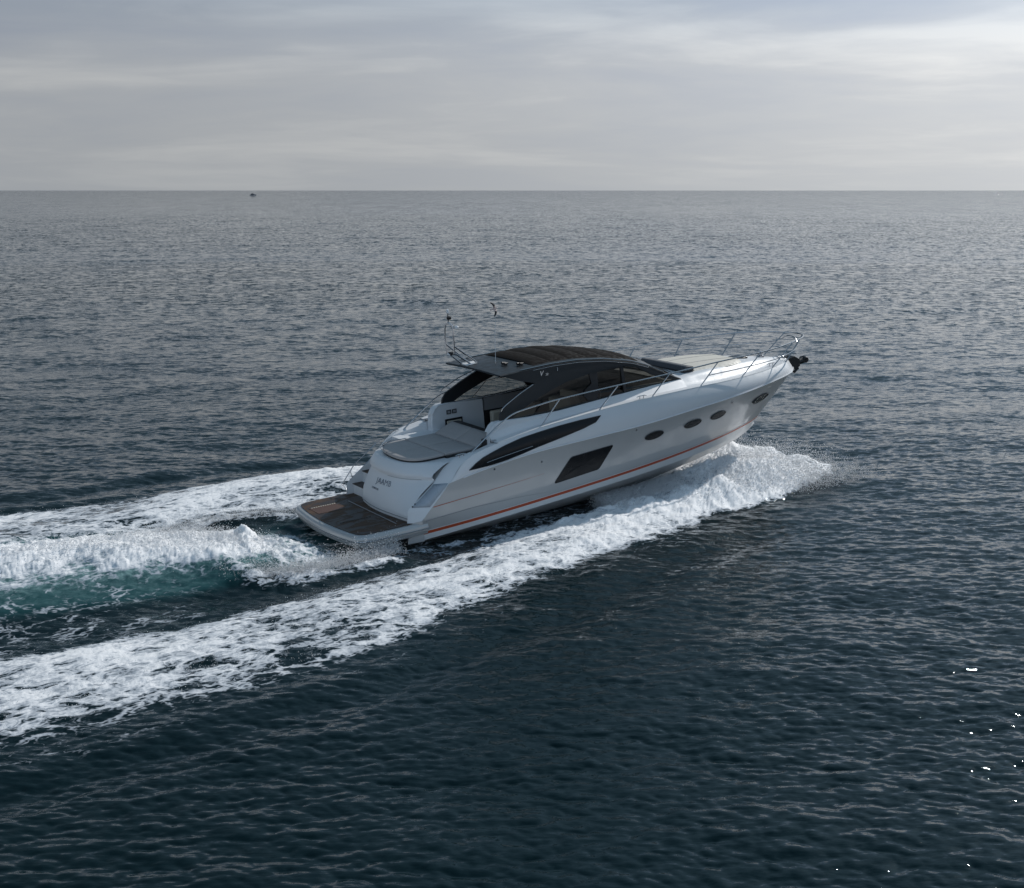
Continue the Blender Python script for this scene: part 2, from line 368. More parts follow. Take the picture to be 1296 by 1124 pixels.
# ------------------------------------------------------------------ quarters (wings beside the transom)
Nn = [(1.80, 1.87, .50), (1.84, 1.87, .70), (1.88, 1.87, .88), (2.25, 1.86, 1.14), (2.67, 1.85, 1.44), (3.10, 1.82, 1.84), (3.5, 1.82, 2.03), (4.1, 1.82, 2.12), (4.75, 1.82, 2.26)]
Oo = [(2.10, 2.12, .50), (2.25, 2.145, .70), (2.41, 2.155, .86), (2.69, 2.18, 1.14), (3.03, 2.195, 1.47), (3.36, 2.18, 1.84), (3.75, 2.18, 2.08), (4.35, 2.18, 2.20), (4.80, 2.19, 2.285)]
for s in (-1, 1):
    n_, o_ = herm(Nn, 60), herm(Oo, 60)
    MB().grid([flip(n_, s), flip((n_+o_)/2+np.array([-.015, 0, .015]), s), flip(o_, s)]).build('quarter_moulding', 'white', Y)
    MB().grid([flip(n_, s), [(p[0], s*1.90, min(.5, p[2])) for p in n_]]).build('quarter_inner_wall', 'white', Y)
    P = []; Q = []
    for t in np.linspace(.06, .97, 9):
        i = 2+2*t; a = herm(Nn, 801)[int(i*100)]; b = herm(Oo, 801)[int(i*100)]
        P.append(tuple((a+(b-a)*.12)*np.array([1, s, 1])+np.array([-.012, 0, .016]))); Q.append(tuple((a+(b-a)*.93)*np.array([1, s, 1])+np.array([-.012, 0, .016])))
    MB().grid([P, Q]).build('quarter_panel', 'bluegrey', Y, solid=.012)
    # closing piece between platform level and hull quarter
    MB().grid([[(p[0], s*p[1], p[2]) for p in ((1.72, 2.0, -.03), (1.78, 1.9, .5))], [(p[0], s*p[1], p[2]) for p in ((2.2, 2.05, -.03), (2.13, 2.14, .57))]]).build('quarter_base', 'silver', Y)
    # latches and fairlead cleat on the ramp
    for (x, z) in ((2.02, .93), (2.1, .99)):
        MB().lathe((x-.03, s*1.90, z), [(.001, 0), (.02, 0), (.02, .03), (.001, .03)], 10).build('latch', 'black', Y)
def cleat(x, y, z, ax=1.0, h=.09):
    b = MB()
    for d in (-.07, .07): b.tube([(x+d, y, z), (x+d, y, z+h*.7)], .014, 8)
    b.tube([(x-.19, y, z+h*.72), (x-.1, y, z+h*.95), (x+.1, y, z+h*.95), (x+.19, y, z+h*.72)], [.008, .015, .015, .008], 8)
    b.build('cleat', 'steel', Y)
for s in (-1, 1):
    cleat(3.55, s*1.98, 2.05); cleat(9.7, s*2.08, 2.70); cleat(15.9, s*.98, 2.64)
    MB().box(4.55, 4.72, s*1.9-.04, s*1.9+.04, 2.25, 2.32).build('fuel_filler', 'steel', Y, bevel=.01)

# ------------------------------------------------------------------ swim platform
def plat(inset=0):
    P = [(2.3, 2.13), (1.61, 2.15), (.95, 2.15), (.55, 2.12), (.33, 2.02), (.2, 1.86), (.11, 1.45), (.03, .7), (.0, 0)]
    P = P+[(x, -y) for x, y in P[-2::-1]]
    c = np.array([1.6, 0]); o = []
    H = herm([(x, y, 0) for x, y in P], 81)
    for i, p in enumerate(H):
        t = H[min(i+1, 80)]-H[max(i-1, 0)]; nrm = np.array([-t[1], t[0], 0])/max(1e-6, np.linalg.norm(t))
        q = p-nrm*inset*-1; o.append((max(q[0], 0) if inset == 0 else q[0], q[1]))
    return o
test = plat(.1); sgn = 1 if test[40][0] > .05 else -1
def ring(ins, z): return [(x, y, z) for x, y in plat(ins*sgn)]
pf = MB().grid([ring(.34, .12), ring(.14, .13), ring(.045, .19), ring(.02, .26), ring(0.045, .275), ring(0.045, .30), ring(0, .315), ring(-.01, .37), ring(0, .43), ring(.03, .475), ring(.08, .495), ring(.12, .495)])
n0 = len(pf.V); pl_ = pf.build('swim_platform', 'silver', Y)
lid = ring(.10, .49); MB().add(lid, [tuple(range(len(lid)))]).build('platform_core', 'white', pl_)
bt = ring(.33, .125); MB().add(bt, [tuple(range(len(bt)))]).build('platform_underside', 'bottom', pl_)
tk = ring(.15, .503); tk2 = [(max(p[0], .0), p[1], p[2]) for p in tk]
MB().prism([p for p in tk2], (0, 0, .012)).build('teak_deck', 'teak', pl_, smooth=False)
MB().tube(ring(-.012, .345), .014, 6, False).build('platform_trim', 'steel', pl_)
MB().box(.36, 1.16, .62, 1.32, .5155, .523).build('platform_hatch', 'teak_red', pl_, smooth=False)
for yy, x0, x1 in ((1.26, .42, 1.12), (-.62, .42, 1.3)):
    b = MB()
    for k in range(11):
        x = x0+(x1-x0)*k/10; b.box(x, x+.04, yy-.025, yy+.025, .5235, .531)
    b.build('drain_slots', 'beige' if yy > 0 else 'black', pl_, smooth=False)
b = MB(); b.tube([(1.55, 1.2, .53), (1.55, -1.72, .53)], .012, 6); b.build('deck_joint', 'grey', pl_)
# port stern handrail and fender rack, just outside the port quarter
b = MB()
b.tube([(2.0, 2.2, .55), (1.9, 2.32, .72), (2.35, 2.32, 1.25), (3.1, 2.3, 1.75), (3.2, 2.2, 1.85)], .016, 8)
b.tube([(2.2, 2.18, .8), (2.2, 2.32, 1.07)], .012, 6); b.build('stern_handrail', 'steel', Y)

# ------------------------------------------------------------------ stern garage (bustle) and stairs
top = [(3.9, 1.10), (3.2, 1.10), (2.75, 1.10), (2.52, 1.02), (2.32, .86), (2.2, .6), (2.13, .2), (2.12, -.3), (2.16, -.7), (2.27, -1.03), (2.46, -1.32), (2.72, -1.58), (3.02, -1.86)]
botm = [(3.9, 1.08), (3.0, 1.08), (2.35, 1.08), (2.0, 1.05), (1.90, .95), (1.83, .6), (1.77, .2), (1.75, -.3), (1.77, -.7), (1.80, -1.03), (1.83, -1.32), (1.86, -1.6), (1.90, -1.87)]
T_ = herm([(x, y, 0) for x, y in top], 72); B_ = herm([(x, y, 0) for x, y in botm], 72)
prof = [(.50, 0, 0), (.56, .0, 0), (.66, -.035, 0), (.72, -.01, .0), (.95, .10, 0), (1.2, .33, 0), (1.42, .60, 0), (1.52, .74, 0), (1.56, .73, -.0), (1.62, .70, -.02), (1.70, .76, -.04), (1.80, .90, -.03), (1.88, 1.0, 0), (1.93, 1.12, 0), (1.94, 1.25, 0)]
rows = []
for z, f, _ in prof:
    rows.append([tuple(b+(t-b)*f+np.array([_*1.0, 0, z])) for t, b in zip(T_, B_)])
gar = MB().grid(rows).build('stern_garage', 'white', Y, auto=50)
lid = [tuple(b+(t-b)*1.2+np.array([0, 0, 1.935])) for t, b in zip(T_, B_)]
MB().add(lid+[(3.9, -1.8, 1.935)], [tuple(range(len(lid)+1))]).build('garage_lid', 'white', gar, smooth=False)
MB().tube([tuple(b+(t-b)*.735+np.array([-.004, 0, 1.535])) for t, b in list(zip(T_, B_))[44:66]], .006, 5).build('garage_seam', 'grey', gar)
MB().tube([tuple(b+(t-b)*-.0+np.array([-.02, 0, .6])) for t, b in list(zip(T_, B_))[10:72]], .012, 5).build('garage_foot_seam', 'grey', gar)
MB().box(2.14, 2.17, .42, .52, 1.70, 1.75).build('garage_latch', 'steel', gar, bevel=.005)
for yy in (-.2, .6): MB().lathe((1.83+.02, yy, .72), [(.001, -.02), (.018, -.02), (.018, .02), (.001, .02)], 10, 'x').build('washer_jet', 'steel', gar)
def text(body, size, loc, rot, mat, parent, name, shear=0., spacing=1., ext=.003):
    cu = bpy.data.curves.new(name, 'FONT'); cu.body = body; cu.size = size; cu.extrude = ext; cu.shear = shear; cu.space_character = spacing
    cu.align_x = 'CENTER'; cu.align_y = 'CENTER'
    t = bpy.data.objects.new(name, cu); C.objects.link(t)
    me = bpy.data.meshes.new_from_object(t.evaluated_get(bpy.context.evaluated_depsgraph_get())); bpy.data.objects.remove(t)
    o = bpy.data.objects.new(name, me); C.objects.link(o); me.materials.append(M[mat]); o.parent = parent
    o.matrix_local = Matrix.Translation(loc) @ rot.to_4x4(); return o
def basis(xa, ya):
    xa = Vector(xa).normalized(); ya = Vector(ya); za = xa.cross(ya).normalized(); ya = za.cross(xa); return Matrix((xa, ya, za)).transposed()
def facept(y, z):
    i = int(np.argmin(abs(B_[:, 1]-y)+10*(B_[:, 0] > 2.3))); f = np.interp(z, [p[0] for p in prof], [p[1] for p in prof])
    p = B_[i]+(T_[i]-B_[i])*f; return Vector((p[0], y, z))
for body, size, y0, z0, nm in (('JAAMB', .23, -.40, 1.33, 'boat_name'), ('LONDON', .085, -.02, 1.10, 'home_port')):
    p = facept(y0, z0); q = facept(y0-.25, z0); r_ = facept(y0, z0+.1)
    xa = (q-p); ya = (r_-p); rot = basis(xa, ya); nrm = rot.col[2]
    text(body, size, p+nrm*.008, rot, 'letter', gar, nm, spacing=1.1)
st = MB()
for k, (x, z) in enumerate(((2.02, .80), (2.36, 1.12), (2.72, 1.45), (3.08, 1.76))):
    st.box(x+.03, 3.9, 1.10, 1.885, z-.34, z)
sto = st.build('stern_stairs', 'white', Y, smooth=False, bevel=.012)
for k, (x, z) in enumerate(((2.02, .80), (2.36, 1.12), (2.72, 1.45), (3.08, 1.76))):
    MB().box(x, x+.32, 1.13, 1.87, z+.003, z+.022).build('stair_tread', 'teak', sto, smooth=False, bevel=.006)
MB().box(3.4, 4.9, 1.10, 1.83, 1.4, 2.0).build('side_deck_landing', 'white', sto, smooth=False)

# ------------------------------------------------------------------ sun pad
pad = bpy.data.objects.new('sun_pad', None)
po = [(3.38, 1.0), (3.0, .98), (2.72, .86), (2.48, .62), (2.35, .3), (2.29, -.05), (2.27, -.4), (2.30, -.8), (2.40, -1.08), (2.6, -1.27), (2.9, -1.34), (3.38, -1.32)]
P0 = herm([(x, y, 0) for x, y in po], 50)
def cushion(name, P, z0, z1, tiltx=None):
    P = np.array(P); c = P.mean(0); rows = []
    for f, z in ((.985, z0), (1, z0+.02), (1, z1-.03), (.985, z1-.008), (.955, z1), (.5, z1+.004)):
        r = []
        for p in P:
            q = c+(p-c)*f; dz = 0 if tiltx is None else tiltx(q[0]); r.append((q[0], q[1], z+dz))
        rows.append(r)
    b = MB().grid(rows, True); k = len(b.V); b.add([(c[0], c[1], z1+.004+(0 if tiltx is None else tiltx(c[0])))], [])
    n = len(P)
    for j in range(n): b.F.append((k-n+j, k-n+(j+1) % n, k))
    return b.build(name, 'fabric', base, auto=60)
base = MB().prism([(p[0]+.02, p[1], 1.94) for p in P0]+[(4.95, -1.32, 1.94), (4.95, 1.0, 1.94)], (0, 0, .05)).build('sun_pad', 'black', Y, smooth=False)
ys = -.17
aftL = [p for p in P0 if p[1] > ys+.01]+[np.array([P0[abs(P0[:, 1]-ys).argmin()][0], ys+.008, 0]), np.array([3.38, ys+.008, 0])]
aftR = [np.array([3.38, ys-.008, 0]), np.array([P0[abs(P0[:, 1]-ys).argmin()][0], ys-.008, 0])]+[p for p in P0 if p[1] < ys-.01]
cushion('cushion', aftL, 1.985, 2.06); cushion('cushion', aftR, 1.985, 2.06)
rect = lambda x0, x1, y0, y1: [(x0+(x1-x0)*i/6, y0, 0) for i in range(7)]+[(x1, y0+(y1-y0)*i/4, 0) for i in range(1, 5)]+[(x1-(x1-x0)*i/6, y1, 0) for i in range(1, 7)]+[(x0, y1-(y1-y0)*i/4, 0) for i in range(1, 4)]
cushion('cushion', rect(3.40, 4.38, ys+.008, 1.0), 1.985, 2.07); cushion('cushion', rect(3.40, 4.38, -1.32, ys-.008), 1.985, 2.07)
tl = lambda x: max(0, x-4.40)*.42
cushion('backrest', rect(4.40, 5.0, ys+.008, 1.0), 1.985, 2.08, tl); cushion('backrest', rect(4.40, 5.0, -1.32, ys-.008), 1.985, 2.08, tl)
MB().box(5.0, 5.3, -1.36, 1.1, 1.6, 2.30).build('backrest_roll', 'black', base, bevel=.06, seg=3)
P = [(3.45, 1.03, 2.06), (3.0, 1.03, 2.09)]+[(p[0]-.05, p[1]*1.04+.0, 2.075) for p in P0[5:24]]
MB().tube(P, .013, 8).build('pad_rail', 'steel', base)
MB().box(3.4, 5.0, -1.42, -1.33, 1.8, 1.99).build('pad_side_gap', 'black', base)
MB().box(4.55, 5.2, -1.62, -1.38, 1.7, 2.28).build('engine_vent', 'black', Y, bevel=.02)
MB().prism([(x, -1.875, z) for x, z in ((2.3, 1.0), (2.72, 1.46), (3.08, 1.80), (3.3, 1.93), (4.6, 1.96), (4.6, 1.0))], (0, .42, 0)).build('side_locker', 'white', Y, bevel=.02)

# ------------------------------------------------------------------ deck
crown = tab([11.2, 11.6, 12, 13, 14, 15, 16, 17, 17.6], [2.93, 2.95, 2.99, 3.01, 2.98, 2.91, 2.80, 2.66, 2.52])
Dy = tab(D[:, 0], D[:, 1]); Dz = tab(D[:, 0], D[:, 2])
Ty = lambda x: max(0, Dy(x)-.33*min(1, max(0, (17.75-x)/1.2)))
for s in (-1, 1):
    xs = np.linspace(4.6, 17.58, 110)
    MB().grid([[(x, s*Dy(x), Dz(x)) for x in xs], [(x, s*(Dy(x)*.985), Dz(x)+.012) for x in xs], [(x, s*max(0, Dy(x)-.05), Dz(x)+.004) for x in xs], [(x, s*Ty(x), Dz(x)-.004) for x in xs]]).build('side_deck', 'white', Y, auto=20)
    MB().tube([(x, s*(Dy(x)-.01), Dz(x)+.008) for x in xs], .012, 5).build('toe_rail', 'boot', Y)
    # trunk side from the side deck up to the windows
    xs = np.linspace(4.62, 11.7, 60)
    wy = tab([4.6, 5.4, 9, 10.5, 11.5, 11.8], [1.60, 1.64, 1.64, 1.60, 1.53, 1.49]); wz = tab([4.6, 4.68, 4.85, 5.2, 7, 8.8, 9.9, 11.5, 11.8], [2.45, 2.62, 2.74, 2.745, 2.745, 2.84, 2.90, 2.925, 2.93])
    MB().grid([[(x, s*Ty(x), Dz(x)-.006) for x in xs], [(x, s*(Ty(x)-.05), Dz(x)+.03) for x in xs], [(x, s*(wy(x)+.05), wz(x)-.03) for x in xs], [(x, s*wy(x), wz(x)) for x in xs], [(x, s*(wy(x)-.12), wz(x)-.004) for x in xs]]).build('cabin_trunk', 'white', Y, auto=25)
fd = []
for x in np.linspace(11.25, 17.6, 60):
    r = []
    for v in np.linspace(-1, 1, 41):
        y = v*Ty(x); d = Ty(x)-abs(y); f = min(1, d/max(.001, min(.42, Ty(x)))); f = f*f*(3-2*f)
        zt = Dz(x)-.006; r.append((x, y, zt+(crown(x)-zt)*(f*.82+.18*(1-v*v)) if Ty(x) > .01 else zt))
    fd.append(r)
MB().grid(fd).build('foredeck', 'white', Y, auto=30)
# foredeck sun pad with raised headrest
fp = []
for x in np.linspace(12.45, 14.75, 14):
    hw = 1.16 if x < 13.8 else 1.16-.30*((x-13.8)/.95)**1.5
    fp.append([(x, v*hw, crown(x)+.005+.075*(1-abs(v)**6)+(-.05 if abs(v) > .98 else 0)) for v in np.linspace(-1, 1, 15)])
pd = MB().grid(fp).build('foredeck_pad', 'cream_deck', Y, auto=50)
for yy in (-.38, .38): MB().tube([(x, yy, crown(x)+.083) for x in np.linspace(12.5, 14.7, 12)], .006, 5).build('pad_seam', 'grey', pd)
hr = MB()
hr.prism([(12.10, 1.05, 3.03), (12.14, 1.05, 3.16), (12.2, 1.05, 3.19), (12.5, 1.05, 3.14), (12.5, 1.05, 3.04)], (0, -2.2, 0)); hr.build('headrest', 'darkfab', pd, bevel=.025, seg=3)
MB().box(12.1, 12.52, -1.15, 1.05, 3.0, 3.04).build('headrest_base', 'black', pd, bevel=.01)
MB().box(15.0, 15.55, -.27, .27, crown(15.2)-.03, crown(15.2)+.02).build('deck_hatch', 'smoked', Y, bevel=.02)
w_ = MB(); w_.lathe((16.35, 0, 2.75), [(.001, 0), (.13, 0), (.13, .05), (.08, .07), (.07, .14), (.1, .16), (.1, .19), (.001, .2)], 16); w_.build('windlass', 'steel', Y)
b = MB(); b.box(16.55, 17.5, -.05, .05, 2.60, 2.66); b.build('chain_plate', 'steel', Y, bevel=.01)
# anchor on its roller
an = MB()
an.prism([(17.45, -.16, 2.52), (17.75, -.16, 2.60), (18.0, -.16, 2.46), (18.02, -.16, 2.22), (17.8, -.16, 2.12), (17.6, -.16, 2.3)], (0, .32, 0))
an.tube([(17.9, 0, 2.34), (18.12, 0, 2.33), (18.34, 0, 2.38)], [.09, .10, .12], 10)
an.tube([(18.32, -.14, 2.38), (18.36, .0, 2.39), (18.32, .14, 2.38)], [.1, .13, .1], 10)
an.tube([(17.6, 0, 2.2), (17.9, 0, 2.02), (18.1, 0, 2.12)], [.04, .06, .03], 8)
an.build('anchor', 'wetblack', Y, bevel=.02)
MB().tube([(17.5, .1, 2.6), (17.9, .1, 2.66), (18.0, 0, 2.64)], .02, 8).build('anchor_roller', 'steel', Y)

# ------------------------------------------------------------------ superstructure
def sy(x, z): return 1.655-.13*(z-2.75)-.09*max(0, x-9.6)**1.25*.55
outer = [(5.03, 2.72), (5.06, 2.90), (5.18, 3.07), (5.65, 3.32), (6.05, 3.50), (6.38, 3.64), (7.0, 3.84), (7.9, 3.87), (8.8, 3.83), (9.6, 3.72), (10.1, 3.58), (10.7, 3.32), (11.2, 3.09), (11.66, 2.90), (11.3, 2.865), (10.2, 2.85), (9.0, 2.795), (8.0, 2.74), (7.0, 2.695), (6.2, 2.69), (5.6, 2.69)]
inner = [(5.45, 2.755), (5.6, 2.84), (5.80, 2.94), (6.15, 3.08), (6.5, 3.22), (6.85, 3.33), (7.4, 3.48), (8.28, 3.60), (9.0, 3.63), (9.6, 3.62), (9.95, 3.54), (10.5, 3.23), (11.0, 3.03), (11.36, 2.945), (11.1, 2.935), (10.2, 2.915), (9.0, 2.865), (8.0, 2.81), (7.0, 2.765), (6.2, 2.755), (5.7, 2.752)]
def dens(P, m): 
    Q = []
    for i in range(len(P)):
        a, b = np.array(P[i]), np.array(P[(i+1) % len(P)])
        for k in range(m): Q.append(a+(b-a)*k/m)
    return Q
roof = bpy.data.objects.new('hardtop', None)
rx = [5.22, 5.31, 5.87, 6.41, 7.0, 7.88, 8.82, 9.78, 10.35, 11.0, 11.7]; rz = [3.985, 3.99, 4.02, 4.04, 4.06, 4.04, 3.94, 3.74, 3.54, 3.23, 2.92]
Rz = lambda x: float(np.interp(x, rx, rz))
glass_xz = []
for s in (-1, 1):
    Oc, Ic = dens(outer, 3), dens(inner, 3)
    b = MB()
    b.grid([[(p[0], s*(sy(*p)+.012), p[1]) for p in Oc], [(p[0], s*(sy(*p)+.02), p[1]) for p in [(o_*.5+i_*.5) for o_, i_ in zip(Oc, Ic)]], [(p[0], s*(sy(*p)+.004), p[1]) for p in Ic], [(p[0], s*(sy(*p)-.05), p[1]) for p in Ic], [(p[0], s*(sy(*p)-.06), p[1]) for p in Oc], [(p[0], s*(sy(*p)+.012), p[1]) for p in Oc]], True)
    fr = b.build('window_frame', 'roof', Y)
    # panes
    G = dens(inner, 2); c = np.array([8.3, 3.15])
    b = MB(); b.add([(p[0], s*(sy(*p)-.02), p[1]) for p in G], [tuple(range(len(G)))]); b.build('side_window', 'glass', fr, smooth=False)
    b = MB()
    for P in ([(8.30, 2.83), (8.42, 2.83), (8.5, 3.05), (8.52, 3.62), (8.22, 3.60), (8.28, 3.3), (8.02, 3.15), (7.95, 3.0), (8.1, 2.83)], [(9.40, 2.88), (9.50, 2.88), (9.47, 3.64), (9.36, 3.64)]):
        MB().prism([(x, s*(sy(x, z)-.008), z) for x, z in P], (0, -s*.05, 0)).build('window_post', 'black', fr, smooth=False)
    # fascia under the roof edge, sweeping into the rear overhang
    up = []; md = []; lo = []; inn = []
    for x in np.linspace(5.22, 11.68, 90):
        zl = float(np.interp(x, [5.22, 5.31, 5.82, 6.37, 6.7, 7.0, 7.9, 8.8, 9.6, 10.1, 10.7, 11.2, 11.68], [3.965, 3.94, 3.75, 3.60, 3.72, 3.80, 3.83, 3.79, 3.68, 3.54, 3.29, 3.06, 2.90]))
        yo = sy(x, Rz(x))+.03
        up.append((x, s*(yo-.05), Rz(x)+.004)); md.append((x, s*(yo+.005), Rz(x)-.02)); lo.append((x, s*(sy(x, zl)+.022), min(zl, Rz(x)-.03))); inn.append((x, s*(sy(x, zl)-.15), min(zl, Rz(x)-.03)))
    MB().grid([up, md, lo, inn]).build('roof_fascia', 'roof', Y)
    tr_ = [(x, s*(sy(x, Rz(x))+.0), Rz(x)+.012) for x in np.linspace(5.9, 11.0, 50)]
    MB().tube(tr_, .013, 6).build('roof_trim', 'steel', Y)
    tr_ = [(x, s*(sy(x, Rz(x))+.045), Rz(x)-.055) for x in np.linspace(6.3, 10.4, 50)]
    MB().tube(tr_, .007, 6).build('fascia_trim', 'steel', Y)
    b = MB(); b.tube([(5.08, s*1.69, 3.02), (5.10, s*1.73, 3.10), (5.2, s*1.74, 3.18), (5.7, s*1.70, 3.42), (6.22, s*1.62, 3.60)], .014, 8); b.build('grab_rail', 'steel', Y)
# roof shell
cr = lambda x: float(np.interp(x, [5.22, 6.2, 6.6, 7.2, 8.2, 9.2, 9.9, 10.6, 11.2], [.03, .05, .10, .14, .15, .13, .10, .07, .05]))
sh = []
for x in np.linspace(5.22, 10.55, 50):
    hw = sy(x, Rz(x))-.02
    xa = lambda v: x+(.06*(1-v*v) if x > 5.6 else .06*v*v*v*v*0)
    sh.append([(x+max(0, (x-9))*.22*(1-v*v), v*hw, Rz(x)+cr(x)*(1-abs(v)**2.2)-(.0)) for v in np.linspace(-1, 1, 25)])
rs = MB().grid(sh).build('hardtop', 'roof', Y, auto=50)
ed = [(p[0]-.0, p[1], p[2]) for p in sh[0]]
MB().grid([ed, [(p[0]-.03, p[1], p[2]-.03) for p in ed], [(p[0]+.05, p[1], p[2]-.075) for p in ed], [(p[0]+.9, p[1]*.98, p[2]-.10) for p in ed], [(p[0]+5.2, p[1]*.93, Rz(10.3)-.02) for p in ed]][:4]).build('hardtop_lip', 'roof', rs)
MB().grid([[(x, v*(sy(x, Rz(x))-.05), Rz(x)-.14+cr(x)*.8) for v in np.linspace(-1, 1, 9)] for x in np.linspace(6.05, 10.4, 12)]).build('headlining', 'under', rs)
# sliding canvas sections
cx = [6.45, 7.05, 7.70, 8.35, 9.0, 9.65, 10.3]
for a, b_ in zip(cx[:-1], cx[1:]):
    rows = []
    for k, t in enumerate(np.linspace(0, 1, 9)):
        x = a+(b_-a)*t; h = .012+.045*math.sin(math.pi*t)**.6
        rows.append([(x+max(0, (x-9))*.22*(1-v*v)-.07*(1-v*v), v*(sy(x, Rz(x))-.17), Rz(x)+cr(x)*(1-abs(v*.9)**2.2)+h*(1-abs(v)**10)) for v in np.linspace(-1, 1, 21)])
    MB().grid(rows).build('canvas_section', 'canvas', rs, auto=60)
# windscreen
ws = []
for v in np.linspace(-1, 1, 21):
    top_ = np.array([10.50+.33*(1-v*v), v*(sy(10.5, 3.45)-.03), Rz(10.5)+.065*(1-v*v)]); bt_ = np.array([11.55+.08*(1-v*v), v*1.47, 2.93+.04*(1-v*v)])
    ws.append([tuple(top_+(bt_-top_)*t+np.array([0, 0, .05*math.sin(math.pi*t)])) for t in np.linspace(0, 1, 7)])
wsc = MB().grid(ws).build('windscreen', 'glass', Y)
for v in (-1, -.34, .34, 1):
    i = int(round((v+1)*10)); MB().tube([(p[0], p[1], p[2]+.012) for p in ws[i]], .028, 6).build('windscreen_post', 'roof', wsc)
MB().tube([(r[-1][0]+.01, r[-1][1], r[-1][2]+.01) for r in ws], .025, 6).build('windscreen_base', 'black', wsc)
for y0, y1 in ((-1.1, -.75), (.2, .6)):
    MB().tube([(11.74+.08*(1-abs(y0)), y0, 3.02), (11.6, (y0+y1)/2, 3.12), (11.1, y1, 3.32)], .013, 6).build('wiper', 'black', wsc)
# badge lettering
for s in (-1,):
    x, z = 6.72, 3.86; yy = sy(x, z)+.045
    text('V', .20, (6.55, -yy, 3.845), basis((1, 0, .03), (0, 0.1, 1)), 'badge', Y, 'roof_badge', shear=.35)
    text('58', .09, (6.74, -yy, 3.80), basis((1, 0, .03), (0, 0.1, 1)), 'badge', Y, 'roof_badge', shear=.3)
    MB().tube([(7.12, -yy, 3.85), (7.12, -yy, 3.95)], .008, 6).build('badge_mark', 'badge', Y)

# ------------------------------------------------------------------ gear on the roof
mast = MB().box(5.28, 6.02, .42, .82, 4.0, 4.045).build('mast_base', 'plastic', Y, bevel=.02)
f = MB(); A_, B__ = np.array([4.81, .71]), np.array([4.95, .49]); mid_ = (A_+B__)/2
pp = lambda t, z: (*(A_+(B__-A_)*t), z)
f.tube([pp(.5, 4.36), pp(.12, 4.42), pp(0, 4.62), pp(-.05, 4.9), pp(-.02, 5.1), pp(.12, 5.24), pp(.5, 5.32), pp(.88, 5.24), pp(1.02, 5.1), pp(1.0, 4.9), pp(1, 4.62), pp(.95, 4.42), pp(.5, 4.36)], .026, 8, False)
f.tube([pp(-.02, 4.9), pp(1.0, 4.87)], .014, 6); f.build('mast_frame', 'steel', mast)
for t, z0, x1, y1 in ((0, 4.68, 5.55, .74), (1, 4.63, 5.70, .50), (.1, 4.44, 5.30, .72), (1, 4.42, 5.47, .50)):
    MB().tube([pp(t, z0), (x1, y1, 4.035)], .026, 8).build('mast_strut', 'steel', mast)
MB().tube([(*mid_, 5.30), (*mid_, 5.62)], .016, 6).build('light_pole', 'black', mast)
MB().lathe((*mid_, 5.58), [(.001, 0), (.04, .0), (.043, .05), (.035, .1), (.001, .12)], 12).build('masthead_light', 'plastic', mast)
MB().lathe((mid_[0]+.03, mid_[1], 5.44), [(.001, -.06), (.05, -.05), (.055, 0), (.05, .05), (.001, .06)], 12, 'x').build('horn', 'black', mast)
MB().lathe((5.08, .50, 5.17), [(.001, -.05), (.06, -.04), (.065, 0), (.045, .03), (.001, .04)], 12).build('wind_sensor', 'plastic', mast)
MB().box(4.86, 5.0, .52, .68, 4.36, 4.45).build('camera_box', 'black', mast, bevel=.01)
ant = MB().lathe((5.9, -.2, 3.99), [(.001, 0), (.06, 0), (.05, .03), (.025, .05), (.02, .12), (.001, .13)], 12).build('antenna_base', 'steel', Y)
MB().tube([(5.9, -.2, 4.1), (5.93, -.2, 4.9), (6.0, -.2, 5.45)], [.009, .006, .003], 6).build('antenna_whip', 'plastic', ant)
for x, y_ in ((5.98, -.52), (5.98, -.66), (6.22, -.95), (6.27, -1.02)):
    b = MB(); b.tube([(x, y_, 4.02), (x, y_, 4.11)], .02, 8); b.tube([(x-.07, y_, 4.11), (x+.05, y_, 4.115)], [.045, .02], 10); b.build('roof_light', 'black', Y)
for s in (-1, 1): MB().tube([(6.18, s*.5, 4.05), (6.3, s*1.2, 4.03)], .01, 6).build('roof_joint', 'steel', Y)

# ------------------------------------------------------------------ cockpit and saloon
MB().box(4.95, 11.6, -1.5, 1.5, 1.20, 1.26).build('cockpit_sole', 'teak', Y, smooth=False)
for s in (-1, 1):
    P = [(4.6, 1.3), (4.6, 2.25), (4.64, 2.5), (4.74, 2.66), (4.9, 2.75), (5.15, 2.76), (6.42, 2.70), (6.46, 1.3)]
    w1 = 1.52 if s > 0 else 1.55
    c0 = MB().prism([(x, s*w1, z) for x, z in P], (0, s*(.27 if s > 0 else .2), 0)).build('cockpit_coaming', 'white', Y, bevel=.03, seg=3)
    MB().box(6.47, 11.4, s*1.56-.02, s*1.56+.02, 2.32, 2.72).build('coaming_lining', 'grey', Y)
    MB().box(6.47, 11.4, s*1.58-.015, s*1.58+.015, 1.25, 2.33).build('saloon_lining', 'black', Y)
    if s > 0:
        yy = 1.515
        for k in range(2):
            x = 5.12+.19*k
            q = MB().box(x, x+.16, yy-.018, yy, 2.42, 2.55).build('instrument_dial', 'black', c0, bevel=.008)
            MB().box(x+.03, x+.13, yy-.024, yy-.019, 2.445, 2.525).build('dial_face', 'grey', q)
        MB().box(5.05, 5.65, yy-.03, yy, 1.98, 2.28).build('locker_recess', 'black', c0, bevel=.01)
        MB().box(5.10, 5.60, yy-.05, yy-.032, 2.02, 2.22).build('locker_door', 'beige', c0, bevel=.01)
